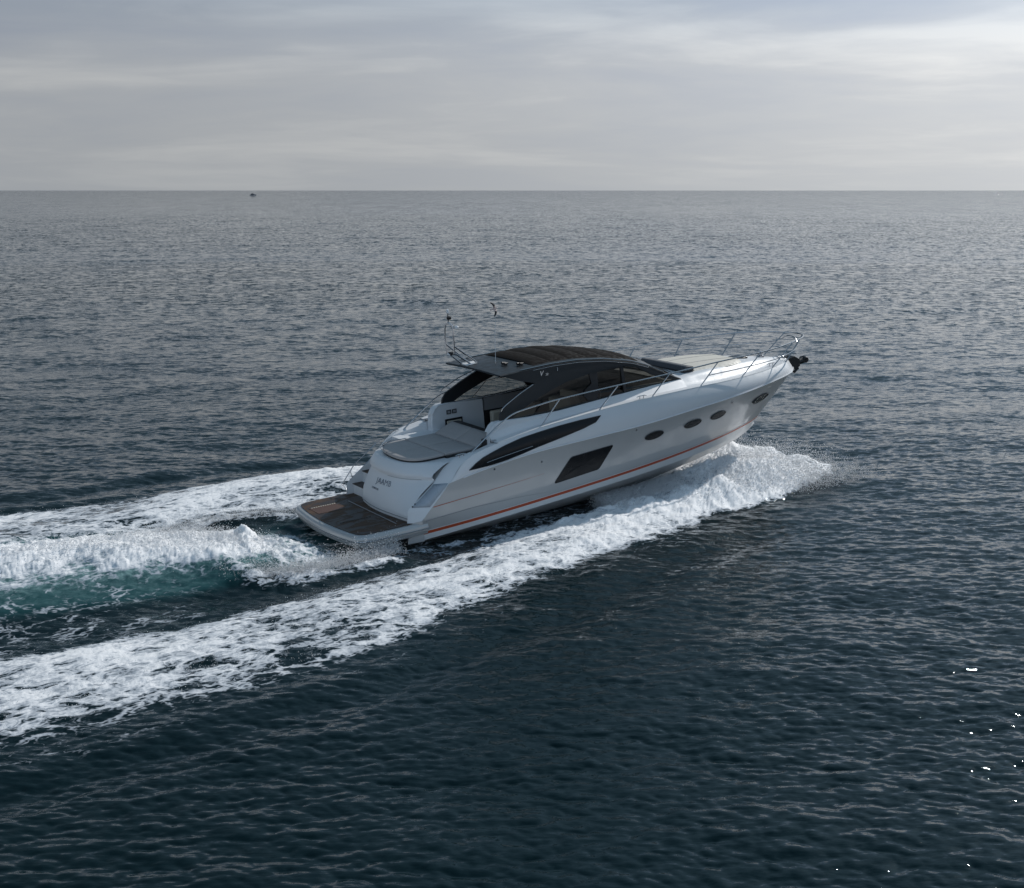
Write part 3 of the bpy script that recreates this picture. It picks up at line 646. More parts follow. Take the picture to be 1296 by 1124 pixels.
# helm seat, companion seat, sofa, helm console and wheel
def seat(x, y, w2, parent=Y):
    r = MB().box(x-.25, x+.3, y-w2, y+w2, 2.05, 2.2).build('helm_seat', 'beige', Y, bevel=.05, seg=3)
    MB().prism([(x-.32, y-w2, 2.15), (x-.42, y-w2, 3.02), (x-.30, y-w2, 3.06), (x-.18, y-w2, 2.2)], (0, 2*w2, 0)).build('seat_back', 'beige', r, bevel=.04, seg=3)
    MB().box(x-.15, x+.15, y-.1, y+.1, 1.26, 2.05).build('seat_pedestal', 'darkfab', r)
seat(8.35, -.80, .42)
sf = MB().box(6.6, 8.2, .75, 1.48, 1.3, 1.85).build('saloon_sofa', 'beige', Y, bevel=.05)
MB().box(6.6, 8.2, 1.3, 1.5, 1.85, 2.3).build('sofa_back', 'beige', sf, bevel=.05)
sf = MB().box(6.5, 7.5, -1.5, -.95, 1.3, 2.15).build('wet_bar', 'darkfab', Y, bevel=.04)
MB().prism([(7.2, -1.35, 2.5), (7.18, -1.35, 2.98), (7.35, -1.35, 3.0), (7.62, -1.35, 2.96), (7.75, -1.35, 2.5)], (0, .45, 0)).build('bench_back', 'beige', sf, bevel=.05, seg=3)
cn = MB().prism([(9.1, -1.45, 1.3), (9.1, -1.45, 2.55), (9.55, -1.45, 2.92), (10.2, -1.45, 2.95), (11.6, -1.45, 2.90), (11.6, -1.45, 1.3)], (0, 2.9, 0)).build('helm_console', 'black', Y, bevel=.04)
wl = MB(); wl.tube([(9.0+.06*math.sin(t), -.8+.2*math.cos(t), 2.72+.2*math.sin(t)) for t in np.linspace(0, 2*math.pi, 25)], .018, 8, False); wl.tube([(9.15, -.8, 2.7), (9.0, -.8, 2.72)], .025, 6)
for t in (0, 2.1, 4.2): wl.tube([(9.0, -.8, 2.72), (9.0+.06*math.sin(t), -.8+.2*math.cos(t), 2.72+.2*math.sin(t))], .012, 6)
wl.build('steering_wheel', 'steel', cn)
MB().box(9.3, 9.8, -1.15, -.45, 2.92, 3.08).build('instrument_binnacle', 'darkfab', cn, bevel=.05)
MB().box(6.4, 6.52, -1.5, .3, 1.26, 2.35).build('cockpit_divider', 'black', Y)
sf = MB().box(5.35, 6.3, -1.5, -.9, 1.26, 1.75).build('cockpit_seat', 'fabric', Y, bevel=.05)

# ------------------------------------------------------------------ guard rails
TR = [(3.84, 1.95, 2.08), (4.51, 1.97, 2.54), (5.0, 1.98, 2.84), (5.25, 1.98, 2.95), (5.54, 1.98, 3.01), (6.2, 1.98, 3.08), (6.86, 1.98, 3.13), (8.91, 2.0, 3.21), (10.82, 2.02, 3.27), (12.7, 2.05, 3.36), (14.6, 1.90, 3.37), (15.7, 1.66, 3.38), (16.5, 1.376, 3.39), (17.25, .98, 3.37), (17.75, .58, 3.34), (18.0, .25, 3.32), (18.06, 0, 3.32)]
tr1 = herm(TR, 120)
MR = herm([(12.35, 1.98, 2.98), (14.2, 1.86, 2.99), (15.6, 1.6, 3.0), (16.6, 1.17, 3.01), (17.3, .72, 3.05), (17.62, .42, 3.12), (17.72, .2, 3.25), (17.7, .0, 3.3)], 50)
rail = MB().tube([tuple(p) for p in tr1*np.array([1, -1, 1])]+[tuple(p) for p in tr1[::-1][1:]], .022, 8).build('guard_rail', 'steel', Y)
for s in (-1, 1):
    MB().tube(flip(MR, s), .015, 8).build('lower_rail', 'steel', rail)
    for a, b_ in (((6.11, 2.05, 2.47), (6.86, 1.98, 3.13)), ((8.10, 2.08, 2.60), (8.91, 2.0, 3.21)), ((10.06, 2.06, 2.68), (10.82, 2.02, 3.27)), ((12.03, 1.95, 2.68), (12.7, 2.05, 3.36)), ((13.93, 1.72, 2.67), (14.6, 1.9, 3.37)), ((15.65, 1.25, 2.64), (16.5, 1.376, 3.39)), ((16.95, .58, 2.60), (17.85, .42, 3.33))):
        MB().tube([(a[0], s*a[1], a[2]-.03), (b_[0], s*b_[1], b_[2])], .018, 8).build('stanchion', 'steel', rail)
        MB().lathe((a[0], s*a[1], a[2]-.02), [(.001, 0), (.035, 0), (.03, .012), (.001, .014)], 10).build('stanchion_foot', 'steel', rail)

# ------------------------------------------------------------------ ocean surface
def fft_tile(Lm, n, lmin, lmax, wind, spread, seed, p=3.4):
    g = np.random.default_rng(seed); k1 = np.fft.fftfreq(n, Lm/n)*2*np.pi; kx, ky = np.meshgrid(k1, k1, indexing='ij'); k = np.hypot(kx, ky)+1e-9
    ang = np.arctan2(ky, kx)-wind; c = np.abs(np.cos(ang)); S = k**(-p)*(c**spread*.9+.1)
    S *= np.exp(-(2*np.pi/lmax/k)**4)*np.exp(-(k*lmin/2/np.pi)**4)
    h = (g.normal(size=(n, n))+1j*g.normal(size=(n, n)))*np.sqrt(S); h[0, 0] = 0
    z = np.fft.ifft2(h).real; dx = np.fft.ifft2(-1j*kx/k*h).real; dy = np.fft.ifft2(-1j*ky/k*h).real
    sl_ = np.fft.ifft2(1j*ky*h).real; sl2 = np.fft.ifft2(1j*kx*h).real; q = math.sqrt((sl_**2+sl2**2).mean())
    return (z/q, dx/q, dy/q, Lm, n)            # unit rms slope
def samp(T, which, X, Yv):
    a = T[which]; Lm, n = T[3], T[4]; u = (X/Lm*n) % n; v = (Yv/Lm*n) % n; i = u.astype(np.int64) % n; j = v.astype(np.int64) % n; fu = u-np.floor(u); fv = v-np.floor(v)
    i1 = (i+1) % n; j1 = (j+1) % n
    return a[i, j]*(1-fu)*(1-fv)+a[i1, j]*fu*(1-fv)+a[i, j1]*(1-fu)*fv+a[i1, j1]*fu*fv
def fbm_tile(n, p, seed, lo=0):
    g = np.random.default_rng(seed); k1 = np.fft.fftfreq(n)*n; kx, ky = np.meshgrid(k1, k1, indexing='ij'); k = np.hypot(kx, ky); k[0, 0] = 1
    h = (g.normal(size=(n, n))+1j*g.normal(size=(n, n)))*k**(-p); h[k < lo] = 0; h[0, 0] = 0; z = np.fft.ifft2(h).real; return z/z.std()
WD = R(90)
bands = [  # tile, slope amplitude, shortest wave
    (fft_tile(211., 512, 5.0, 26., WD+.30, 3, 1), .020, 5.),
    (fft_tile(61., 512, 1.3, 7., WD+.15, 4, 2), .032, 1.3),
    (fft_tile(47., 512, 1.1, 5., WD-.35, 4, 5), .020, 1.1),
    (fft_tile(17.3, 512, .20, 1.2, WD+.08, 5, 3, 2.7), .130, .24),
    (fft_tile(13.1, 512, .18, .9, WD-.25, 4, 8, 2.6), .075, .22),
]
deps = np.concatenate([np.linspace(R(34), R(3), 760), np.linspace(R(3), R(.02), 300)[1:]])
rad = np.concatenate([[0.5, 3, 6, 9, 11.5], CAM_H/np.tan(deps), [40000., 90000.]])
az = np.concatenate([np.linspace(-180, -32, 40)[:-1], np.linspace(-32, -24, 40)[:-1], np.linspace(-24, 24, 1150), np.linspace(24, 32, 40)[1:], np.linspace(32, 180, 40)[1:-1]])
az = np.radians(az)
RR, AZ = np.meshgrid(rad, az, indexing='ij')
X0 = RR*np.sin(AZ); Y0 = RR*np.cos(AZ)
step = np.gradient(rad)[:, None]*np.ones_like(AZ)
lat = RR*np.gradient(az)[None, :]
Z = np.zeros_like(X0); DX = np.zeros_like(X0); DY = np.zeros_like(X0)
for T, amp, lm in bands:
    fade = np.clip((lm*1.1)/np.maximum(step, lat*.6)-.55, 0, 1)
    fade = fade*fade*(3-2*fade)
    Z += amp*fade*samp(T, 0, X0, Y0); DX += amp*fade*samp(T, 1, X0, Y0); DY += amp*fade*samp(T, 2, X0, Y0)
farf = np.clip((step-.12)/1.2, 0, 1); horf = np.clip((RR-120)/900., 0, 1)
# wake frame: s along the boat's course, l to port
ch, sh_ = math.cos(HD), math.sin(HD)
Sx = (X0-BX)*ch+(Y0-BY)*sh_; Lx = -(X0-BX)*sh_+(Y0-BY)*ch
near = (RR > 12) & (RR < 90) & (Sx > -30) & (Sx < 22) & (abs(Lx) < 22)
S_, L_ = Sx[near], Lx[near]; x_, y_ = X0[near], Y0[near]
FT = fbm_tile(1024, 1.55, 21, 3); FT2 = fbm_tile(1024, 1.15, 22, 8); FT3 = fbm_tile(1024, 1.9, 25, 2)
def tnoise(T, u, v, size):
    n = T.shape[0]; return samp((T, T, T, size, n), 0, u, v)
n1 = tnoise(FT, S_, L_, 9.); n2 = tnoise(FT2, S_, L_, 6.); n3 = tnoise(FT3, S_*.55, L_, 14.)
def ss(a, b, x): t = np.clip((x-a)/(b-a), 0, 1); return t*t*(3-2*t)
ip = lambda xs, ys: np.interp(S_, xs, ys)
SO = ip([-30, -14, -10, -8.3, -4.85, -2.3, 0, 2.7, 5.1, 7.7, 10.4, 12.4, 14.5, 16.2, 17.8, 19.3], [-12.2, -10.5, -10.0, -9.8, -9.65, -9.3, -8.4, -7.3, -6.4, -5.2, -4.3, -4.1, -3.6, -2.9, -2.0, -.6])+.22*n3
SI = ip([-30, -10, -8, -5.5, -3.4, -1.5, .5, 1.7, 3.3, 5.5, 8.2, 9.5, 11.6], [-4.0, -5.0, -5.1, -4.8, -4.3, -3.8, -3.35, -3.15, -2.6, -2.05, -1.2, -.7, 0])+.16*n3
PO = ip([-30, -10, -6.2, -3.5, -.8, 1.3, 3.9, 5.7, 8, 10.4, 12.4, 14.5, 16.2, 17.8, 19.3], [9.0, 7.5, 7.3, 7.6, 8.1, 8.3, 8.2, 7.8, 6.2, 4.4, 3.8, 3.4, 2.9, 2.0, .6])+.22*n3
PI = ip([-30, -10, -5.8, -4.3, -2, .9, 1.7, 3.3, 5.5, 8.2, 9.5, 11.6], [2, 2.2, 2.5, 2.7, 3.0, 3.0, 3.1, 2.9, 2.3, 1.35, .8, 0])+.16*n3
age = ip([-30, -12, 0, 6, 12, 17], [.57, .61, .67, .80, 1.0, 1.0])*(1+.10*n3+.05*n1)
def bandmask(a, b, l, ea, eb):      # a inner, b outer (positive distances)
    return ss(-ea*.2, ea, l-a)*ss(-eb*.1, eb, b-l)
EB = ip([-12, 4, 9, 12], [1.5, 1.2, .7, .5])
fs = bandmask(-SI, -SO, -L_, .8, EB)*(S_ < 19.2); fp_ = bandmask(PI, PO, L_, .8, EB*.7)*(S_ < 19.2)
foam = np.maximum(fs*age, fp_*np.minimum(1, age+.05))
# band relief: a rolling ridge thrown out by the hull, strongest at the bow
cs = (-L_+SI)/np.maximum(.3, (-SO+SI)); cp = (L_-PI)/np.maximum(.3, (PO-PI))
hb = ip([-30, -10, 0, 4, 8, 10, 12, 14, 15.5, 17, 18.2, 19.2], [.05, .08, .14, .2, .32, .48, .66, .74, .60, .36, .15, 0])
rid_s = np.exp(-((cs-.45)/.36)**2)*fs; rid_p = np.exp(-((cp-.5)/.36)**2)*fp_
hb = hb*(1+.12*n3+.04*n1)
Zw = hb*rid_s+(hb+.25*ip([-12, -4, 4, 9, 12], [.1, .5, 1., 1., 0]))*rid_p
Zw += foam*ip([-30, 0, 8, 13, 18], [.010, .016, .035, .055, .04])*(.75*n1+.2*n2)
# bow: water spilling right round the stem
bowm = ss(19.4, 17.4, S_+.2*n3)*ss(9.5, 12.0, S_)*np.exp(-(L_/np.maximum(.4, ip([9, 12, 15, 17.5, 19.2], [2.2, 2.5, 2.3, 1.7, .8])))**4)
foam = np.maximum(foam, bowm); Zw += bowm*ip([9, 13, 16, 18, 19.4], [.2, .3, .42, .3, .1])
# trough along the hull sides and under the stern
tro = np.exp(-((abs(L_)-2.6)/.9)**2)*ss(10, 6, S_)*ss(-12, -1, S_); Zw -= .10*tro
cav = np.exp(-((L_+.2)/1.9)**2)*np.exp(-((S_+.3)/1.5)**2); Zw -= .17*cav
# rooster ridge behind the stern
lc = ip([-30, -10, -7, -5, -3, -1, 0], [.8, .3, -.2, -.65, -1.05, -1.1, -1.0])
hw = ip([-30, -10, -7, -5, -3.4, -2.4, -1.4], [3.6, 2.8, 2.4, 2.05, 1.75, 1.4, .9]); hgt = ip([-30, -14, -10, -7, -5, -3.6, -2.4, -1.3, -.3, .4], [.35, .6, .74, .86, .90, .80, .60, .36, .14, 0])
dl = (L_-lc)/hw; prof_ = np.where(dl < 0, np.exp(-np.abs(dl)**2.2*.9), np.exp(-(dl*.75)**2))
rid = hgt*prof_
Zw += rid*(1+.10*n3)
rf_up = ss(.42, .92, prof_+.07*n3+.05*n1)*ss(.15, .55, hgt)
rf_up = np.where(L_ > lc, np.maximum(rf_up, ss(-2.0, -6.0, S_)*ss(4.5, 2.5, L_)*.9), rf_up)
teal = ss(.06, .35, rid)*(L_ < lc+.2)
Zw += rf_up*(.040*n1+.008*n2)
# skirt rings curling from both stern corners into the ridge
for sg in (-1, 1):
    lr = ip([-4.2, -3.2, -2.2, -1.2, -.2, .8, 2.0], [-1.9, -2.6, -3.0, -3.05, -2.9, -2.6, -2.3])*(-sg)*-1
    lr = np.abs(lr)*sg
    rg = np.exp(-((L_-lr-.18*n3)/.46)**2)*ss(-4.6, -2.8, S_)*ss(2.4, .6, S_)
    Zw += rg*(.20 if sg < 0 else .15)*(1+.14*n1); foam = np.maximum(foam, rg*(.64+.08*n1)); 
foam = np.maximum(foam, rf_up*.93)
foam = np.maximum(foam, teal*(.20+.34*ss(.35, .85, prof_)+.03*n2))
hs_ = np.exp(-((np.abs(L_)-2.25)/.30)**2)*ss(-.5, 1.5, S_)*ss(11, 8, S_); foam = np.maximum(foam, hs_*.62); mid_ = ss(-1, 2, S_)*ss(11, 8, S_)*ss(5.0, 2.6, np.abs(L_)); foam = np.maximum(foam, mid_*.36); Zw += hs_*.06*(1+.5*n1)
cl_ = np.exp(-((S_+1.3)/1.5)**4-((L_+.4)/2.3)**4); foam = np.maximum(foam, cl_*(.64+.16*ss(-.4, -2.2, S_))); Zw += cl_*.07*n1+cl_*.12*ss(-.2, -1.6, S_)
lace = ss(-1, -6, S_)*ss(-6.2, -4.6, L_)*ss(-1.5, -2.6, L_)*.34; foam = np.maximum(foam, lace)
lace = np.exp(-((L_-SO)/.8)**2)*.26*ss(14, 9, S_); foam = np.maximum(foam, lace)
# Kelvin-like diverging swell outside the bands
for sg in (-1, 1):
    dd = np.abs(L_)-np.abs(np.where(sg < 0, SO, PO)); mk = (np.sign(L_) == sg)*np.exp(-((dd-1.2)/1.6)**2)*ss(14, 8, S_)
    Zw += mk*.06*np.cos(dd*2.2)
Zf = np.zeros_like(Z); Ff = np.zeros_like(Z); Tf = np.zeros_like(Z); edge = ss(-30, -26, S_)*ss(22, 19, S_)*ss(22, 18, abs(L_))
Zf[near] = Zw*edge; Ff[near] = foam*edge; Tf[near] = np.maximum(teal*(.55*ss(0., .35, rid)+.5*ss(.45, .9, prof_)), np.maximum(cav*.9, np.maximum(rf_up*.9, cl_*.9)))*edge
calm = 1-.6*np.clip(Ff*1.2+Tf*.5, 0, 1)
X1 = X0+DX*calm*1.25; Y1 = Y0+DY*calm*1.25; Z1 = Z*calm+Zf
nr, nc = X0.shape
V = np.stack([X1, Y1, Z1], -1).reshape(-1, 3).astype(np.float32)
i, j = np.meshgrid(np.arange(nr-1), np.arange(nc), indexing='ij'); j2 = (j+1) % nc
Q = np.stack([i*nc+j, (i+1)*nc+j, (i+1)*nc+j2, i*nc+j2], -1).reshape(-1, 4)
def bigmesh(name, V, Q, mat, smooth=True, attrs={}):
    me = bpy.data.meshes.new(name); me.vertices.add(len(V)); me.vertices.foreach_set('co', V.ravel())
    k = Q.shape[1]; me.loops.add(Q.size); me.loops.foreach_set('vertex_index', Q.ravel().astype(np.int32))
    me.polygons.add(len(Q)); me.polygons.foreach_set('loop_start', (np.arange(len(Q))*k).astype(np.int32)); me.polygons.foreach_set('loop_total', np.full(len(Q), k, np.int32))
    me.update(calc_edges=True)
    if smooth: me.polygons.foreach_set('use_smooth', np.ones(len(Q), bool))
    for a, v in attrs.items():
        at = me.attributes.new(a, 'FLOAT', 'POINT'); at.data.foreach_set('value', v.ravel().astype(np.float32))
    o = bpy.data.objects.new(name, me); C.objects.link(o); me.materials.append(mat); return o

m = MT('sea_water'); geo = m.n('ShaderNodeNewGeometry'); pos = geo.outputs['Position']
foamA, tealA, farA = m.attr('foam'), m.attr('aerated'), m.attr('far')
wk = m.mapping(m.mapping(pos, (1, 1, 1), (0, 0, -HD)), (.60, 1., 1.))
# ripples as a slope field
half = (.5, .5, .5)
rp1 = m.vmath('SUBTRACT', m.noise(m.mapping(pos, (.42, 1.5, 1), (0, 0, .10)), 5.5, 6, .72, .15, True), half)
rp2 = m.vmath('SUBTRACT', m.noise(m.mapping(pos, (.40, 1.2, 1), (0, 0, -.1)), 2.2, 5, .74, .15, True), half)
rp3 = m.vmath('SUBTRACT', m.noise(m.mapping(pos, (.75, .6, 1), (0, 0, -.03)), 1.9, 4, .75, .1, True), half)
patch_ = m.mr(m.noise(m.mapping(pos, (.35, 1, 1)), .03, 5, .6), .35, .65, .85, 1.15)
a1 = m.math('MULTIPLY', m.math('SUBTRACT', 1.05, m.math('MULTIPLY', farA, .35)), patch_)
a2 = m.math('MULTIPLY', m.math('ADD', .18, m.math('MULTIPLY', farA, 1.5)), patch_)
a3 = m.math('MULTIPLY', m.math('ADD', m.math('MULTIPLY', farA, 1.5), m.math('MULTIPLY', m.attr('horizon'), 1.3)), patch_)
sv = m.vmath('ADD', m.vmath('ADD', m.vmath('SCALE', rp1, sc_=a1), m.vmath('SCALE', rp2, sc_=a2)), m.vmath('SCALE', rp3, sc_=a3))
rp4 = m.vmath('SUBTRACT', m.noise(m.mapping(pos, (1., .12, 1)), .12, 6, .85, 0, True), half)
sv = m.vmath('ADD', sv, m.vmath('SCALE', rp4, sc_=m.math('MULTIPLY', m.attr('horizon'), .7)))
sv = m.vmath('MULTIPLY', sv, (1, 1, 0))
nw = m.vmath('NORMALIZE', m.vmath('ADD', geo.outputs['Normal'], sv))
wb = m.b; m.L.new(nw, wb.inputs['Normal']); wb.inputs['IOR'].default_value = 1.333
deep = m.mix(m.noise(pos, .05, 3), (.0020, .0092, .0112, 1), (.0034, .0140, .0160, 1))
m.L.new(m.mix(m.math('MULTIPLY', m.mr(tealA, .35, 1.0), m.mr(m.noise(wk, 7.0, 6, .7, .5), .40, .66, .25, 1.0)), m.mix(m.mr(tealA, 0, .6), deep, (.013, .062, .066, 1)), (.24, .38, .38, 1)), wb.inputs['Base Color'])
wb.inputs['Roughness'].default_value = .04; wb.inputs['Specular Tint'].default_value = (.72, .89, 1, 1)
# foam cover: broad streaky patches, holes and thin lace
p1 = m.noise(wk, .95, 9, .68, 1.1); p2 = m.noise(wk, 2.6, 7, .62, 1.6); p4 = m.noise(wk, 9.0, 5, .7, .6)
def ridge(p, k): return m.math('SUBTRACT', 1.0, m.math('MULTIPLY', m.math('ABSOLUTE', m.math('SUBTRACT', p, .5)), k), clamp=True)
rdg = ridge(p2, 9.0); rdg2 = ridge(p1, 12.0)
warp = m.vmath('ADD', wk, m.vmath('SCALE', m.vmath('SUBTRACT', m.noise(wk, 1.1, 4, .6, 0, True), half), sc_=1.5))
vo = m.n('ShaderNodeTexVoronoi', feature='DISTANCE_TO_EDGE'); m.L.new(warp, vo.inputs['Vector']); vo.inputs['Scale'].default_value = 1.9
vo2 = m.n('ShaderNodeTexVoronoi', feature='DISTANCE_TO_EDGE'); m.L.new(warp, vo2.inputs['Vector']); vo2.inputs['Scale'].default_value = 5.2
web = m.math('SUBTRACT', 1.0, m.mr(vo.outputs['Distance'], 0, .30)); web2 = m.math('SUBTRACT', 1.0, m.mr(vo2.outputs['Distance'], 0, .30))
pat = m.math('ADD', m.math('MULTIPLY', p1, .50), m.math('ADD', m.math('MULTIPLY', p2, .16), m.math('ADD', m.math('MULTIPLY', web, .16), m.math('ADD', m.math('MULTIPLY', web2, .12), m.math('MULTIPLY', p4, .14)))))
thr = m.mr(foamA, 0, 1, .86, .26, False)
dif = m.math('SUBTRACT', pat, thr)
cov = m.math('MULTIPLY', m.mr(dif, -.045, .075), m.mr(dif, 0, .22, .72, 1.0))
fb = m.n('ShaderNodeBsdfPrincipled'); fb.inputs['Roughness'].default_value = .7; fb.inputs['Specular IOR Level'].default_value = .3
m.L.new(m.mix(m.mr(dif, -.02, .30), (.45, .50, .56, 1), (.92, .92, .925, 1)), fb.inputs['Base Color'])
bp = m.n('ShaderNodeBump'); bp.inputs['Strength'].default_value = .45; bp.inputs['Distance'].default_value = .12
m.L.new(m.math('ADD', p1, m.math('MULTIPLY', p2, .35)), bp.inputs['Height']); m.L.new(bp.outputs[0], fb.inputs['Normal'])
mx = m.n('ShaderNodeMixShader'); m.L.new(cov, mx.inputs[0]); m.L.new(wb.outputs[0], mx.inputs[1]); m.L.new(fb.outputs[0], mx.inputs[2]); m.L.new(mx.outputs[0], m.o.inputs[0])
sea = bigmesh('water', V, Q, m.m, attrs={'foam': Ff, 'aerated': Tf, 'far': farf, 'horizon': horf}); tag(sea, kind='structure')

# ------------------------------------------------------------------ spray (uncountable droplets)
def world(s, l, z): return np.stack([BX+s*ch-l*sh_, BY+s*sh_+l*ch, z], -1)
def base_h(s, l):
    return 0
TETV = np.array([(1, 1, 1), (1, -1, -1), (-1, 1, -1), (-1, -1, 1)], float)/1.3
TETF = np.array([(0, 1, 2), (0, 3, 1), (0, 2, 3), (1, 3, 2)])
def droplets(name, P, r, label):
    n = len(P); g = rng.normal(size=(n, 3, 3)); q, _ = np.linalg.qr(g)
    Vv = (np.einsum('nij,kj->nki', q, TETV)*r[:, None, None]+P[:, None, :]).reshape(-1, 3).astype(np.float32)
    F = (TETF[None]+4*np.arange(n)[:, None, None]).reshape(-1, 3)
    o = bigmesh(name, Vv, F, M['spray'], False); tag(o, label, 'spray', kind='stuff'); return o
m = MT('spray_droplets'); m.b.inputs['Base Color'].default_value = (.90, .91, .92, 1); m.b.inputs['Roughness'].default_value = .5
tl_ = m.n('ShaderNodeBsdfTranslucent'); tl_.inputs[0].default_value = (.97, .97, .98, 1)
nn = m.noise(m.obj(), 2., 2); m.L.new(m.mix(nn, (.94, .95, .96, 1), (.98, .98, .98, 1)), m.b.inputs['Base Color'])
mx = m.n('ShaderNodeMixShader'); mx.inputs[0].default_value = .5; m.L.new(m.b.outputs[0], mx.inputs[1]); m.L.new(tl_.outputs[0], mx.inputs[2]); m.L.new(mx.outputs[0], m.o.inputs[0]); M['spray'] = m.m
def clumps(n, nc, sc_): # clumped offsets
    c = rng.normal(size=(nc, 3)); w_ = rng.integers(0, nc, n); return c[w_], w_
# bow: sheets flung out on both sides of the stem
P = []
for sg, n in ((-1, 190000), (1, 110000)):
    t = rng.random(n)**.8                       # along the hull, 0 bow .. 1 aft
    s0 = 14.6-6.2*t; l0 = .15+1.15*t**.8
    th = rng.integers(0, 420, n); jit = rng.random(420); ang = rng.random(420)
    v = rng.random(n)**1.1                      # outwards travel
    reach = (2.6*(1-t)+1.9*t)*(.65+.5*jit[th]); lat_ = v*reach
    hmax = np.interp(t, [0, .15, .45, .75, 1], [1.0, 1.2, .80, .38, .15])*(.35+1.0*jit[th]**1.5)
    z = .3*(1-v)+hmax*4*v*(1-v)*.85+.15
    s = s0+v*(4.3*(1-t)**1.5)*(.45+.8*ang[th])+rng.normal(size=n)*.13; l = l0+lat_+rng.normal(size=n)*.10
    z = np.maximum(.04, z*rng.random(n)**.6+rng.normal(size=n)*.04)
    P.append(world(s, sg*l, z))
P = np.concatenate(P); r = .006+.012*rng.random(len(P))**2
droplets('bow_spray', P, r, 'white spray flung up on both sides of the yacht bow')
# stern: mist over the ridge
n = 11000; s = -1.6-rng.gamma(2.0, 1.6, n); s = s[s > -14]; n = len(s)
lcx = np.interp(s, [-30, -10, -7, -5, -3, -1, 0], [.8, .3, -.2, -.65, -1.05, -1.1, -1.0]); hx = np.interp(s, [-14, -10, -7, -5, -3.6, -2.4, -1.3], [.6, .78, .92, 1.0, .95, .62, .25])
th = rng.integers(0, 500, n); cg = rng.normal(size=(500, 2)); cs0 = rng.random(500)
l = lcx-.05+cg[th, 0]*.4+rng.normal(size=n)*.2; s = s+cg[th, 1]*.2
z = hx*np.exp(-((l-lcx)/1.9)**2)+rng.exponential(.03+.05*cs0[th])+rng.normal(size=n)*.02
P = [world(s, l, z)]; 
for sg, n in ((-1, 18000), (1, 5000)):
    s = 1.2-5.0*rng.random(n); lr = np.interp(s, [-4.2, -3.2, -2.2, -1.2, -.2, .8, 2.0], [1.9, 2.6, 3.0, 3.05, 2.9, 2.6, 2.3])
    P.append(world(s, sg*(lr+rng.normal(size=n)*.20), .16+rng.exponential(.10, n)))
P = np.concatenate(P); r = .005+.009*rng.random(len(P))**2
droplets('stern_spray', P, r, 'white spray boiling over the wake ridge behind the swim platform')
# flecks thrown off the foam bands
n = 26000; s = -12+24*rng.random(n); sd_ = np.where(rng.random(n) < .6, -1, 1)
lo_ = np.interp(s, [-14, -8.3, -4.85, 0, 2.7, 5.1, 7.7, 10.4, 12.4], [9.9, 9.25, 9.1, 7.9, 6.8, 5.9, 4.6, 3.5, 3.1]); li_ = np.interp(s, [-10, -5.5, -1.5, 1.7, 5.5, 8.2, 11.6], [5.1, 5.0, 4.05, 3.55, 2.3, 1.35, .3])
l = li_+(lo_-li_)*np.clip(.5+.2*rng.normal(size=n), .08, .92); l = np.where(sd_ > 0, l-1.6*np.interp(s, [-12, 8], [1, 0]), l); z = .03+rng.exponential(.035, n)+np.interp(s, [-10, 0, 8, 12], [.0, .05, .25, .5])*.8*np.exp(-((l-(li_+lo_)/2)/1.1)**2)
P = world(s, sd_*l, z); r = .004+.008*rng.random(n)**2
droplets('foam_flecks', P, r, 'small white flecks leaping off the two foam bands')

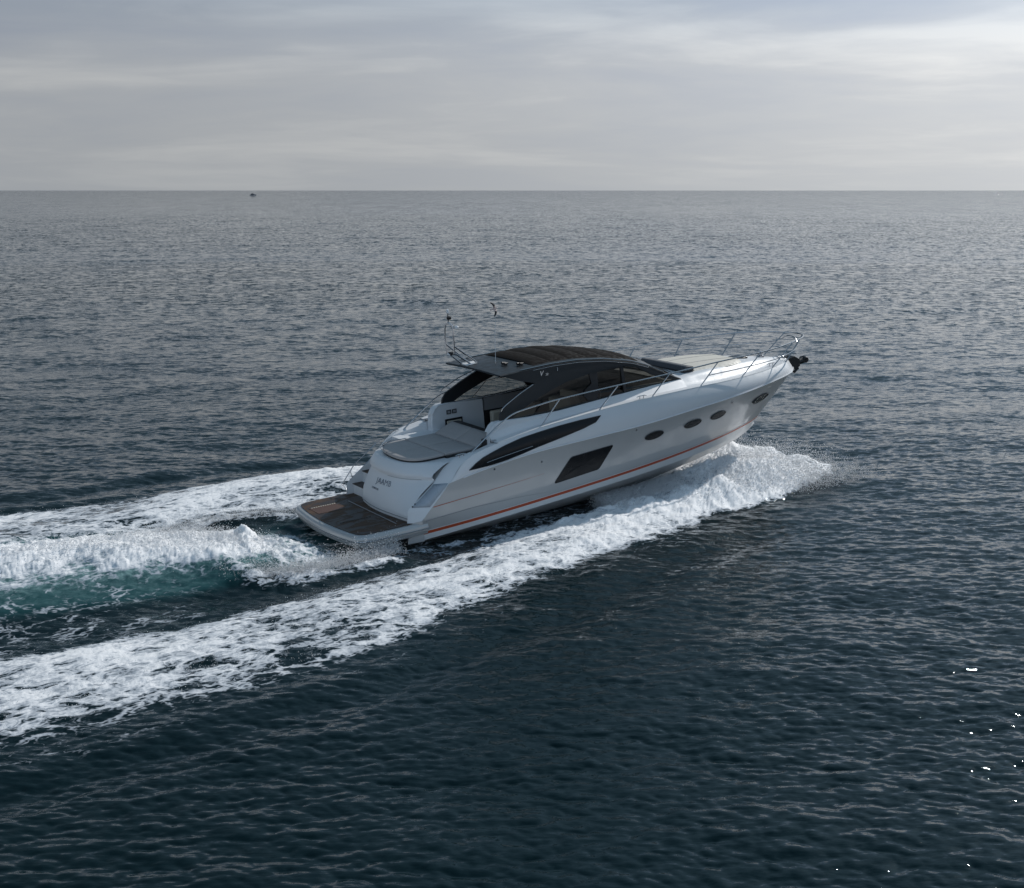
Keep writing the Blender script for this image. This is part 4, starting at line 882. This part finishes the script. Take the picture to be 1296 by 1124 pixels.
# ------------------------------------------------------------------ distant boat
db = bpy.data.objects.new('distant_boat', None); C.objects.link(db); tag(db, 'tiny dark motor boat far away just below the horizon at left', 'boat')
d = CAM_H*FPX/6.0; db.location = (-(648-326)/FPX*d, d, 0); db.scale = (.8, .8, .8); db.rotation_euler = (0, 0, R(8)); k = 1.0
hl_ = []
for t in np.linspace(0, 1, 9):
    x = -8+16*t; hw_ = 2.2*(1-max(0, t-.55)**2*4.6); hw_ = max(.05, hw_); hl_.append([(x, -hw_, 1.6+.6*t), (x, -hw_*.8, -.3), (x, hw_*.8, -.3), (x, hw_, 1.6+.6*t)])
MB().grid(hl_, True, True).build('hull', 'grey', db)
MB().prism([(-5, -1.7, 1.7), (-4.4, -1.7, 4.3), (.5, -1.7, 4.6), (4.2, -1.7, 2.2)], (0, 3.4, 0)).build('cabin', 'darkfab', db)
MB().prism([(.8, -1.75, 3.6), (.5, -1.75, 4.5), (1.4, -1.75, 4.1), (2.4, -1.75, 3.2)], (0, 3.5, 0)).build('windscreen', 'plastic', db)

# ------------------------------------------------------------------ seabird
DB = 58.; bx = (625.5-648)/FPX*DB; bz = CAM_H-(math.tan(math.atan(321/FPX)-math.atan((562-391)/FPX)))*DB
bird = bpy.data.objects.new('seabird', None); C.objects.link(bird); tag(bird, 'small dark winged seabird banking in flight above the yacht roof', 'bird')
bird.location = (bx, DB, bz); bird.rotation_euler = (R(78), R(-12), R(35)); bird.scale = (.8,)*3
m = MT('feathers'); sp = m.n('ShaderNodeSeparateXYZ'); m.L.new(m.obj(), sp.inputs[0])
tipm = m.mr(m.math('ABSOLUTE', sp.outputs[1]), .10, .17); m.L.new(m.mix(tipm, (.62, .48, .44, 1), (.035, .035, .04, 1)), m.b.inputs['Base Color']); m.b.inputs['Roughness'].default_value = .8; M['bird'] = m.m
b = MB(); b.tube([(-.20, 0, 0), (-.13, 0, .0), (-.04, 0, -.005), (.06, 0, 0), (.13, 0, .015), (.165, 0, .02), (.20, 0, .018), (.235, 0, .01)], [.012, .03, .045, .045, .026, .026, .018, .004], 10)
b.add([(-.28, -.05, 0), (-.29, 0, .004), (-.28, .05, 0), (-.15, .02, .01), (-.15, -.02, .01)], [(0, 1, 2, 3, 4)])
bb = b.build('body', 'bird', bird)
for s in (-1, 1):
    rows = []
    for yy, x0, x1, z in ((.02, -.07, .08, .01), (.12, -.06, .09, .05), (.22, -.07, .07, .06), (.32, -.13, .01, .045), (.40, -.18, -.10, .02)):
        rows.append([(x0, s*yy, z-.004), ((x0+x1)/2, s*yy, z+.012), (x1, s*yy, z)])
    MB().grid(rows).build('wing', 'bird', bird, solid=.008)
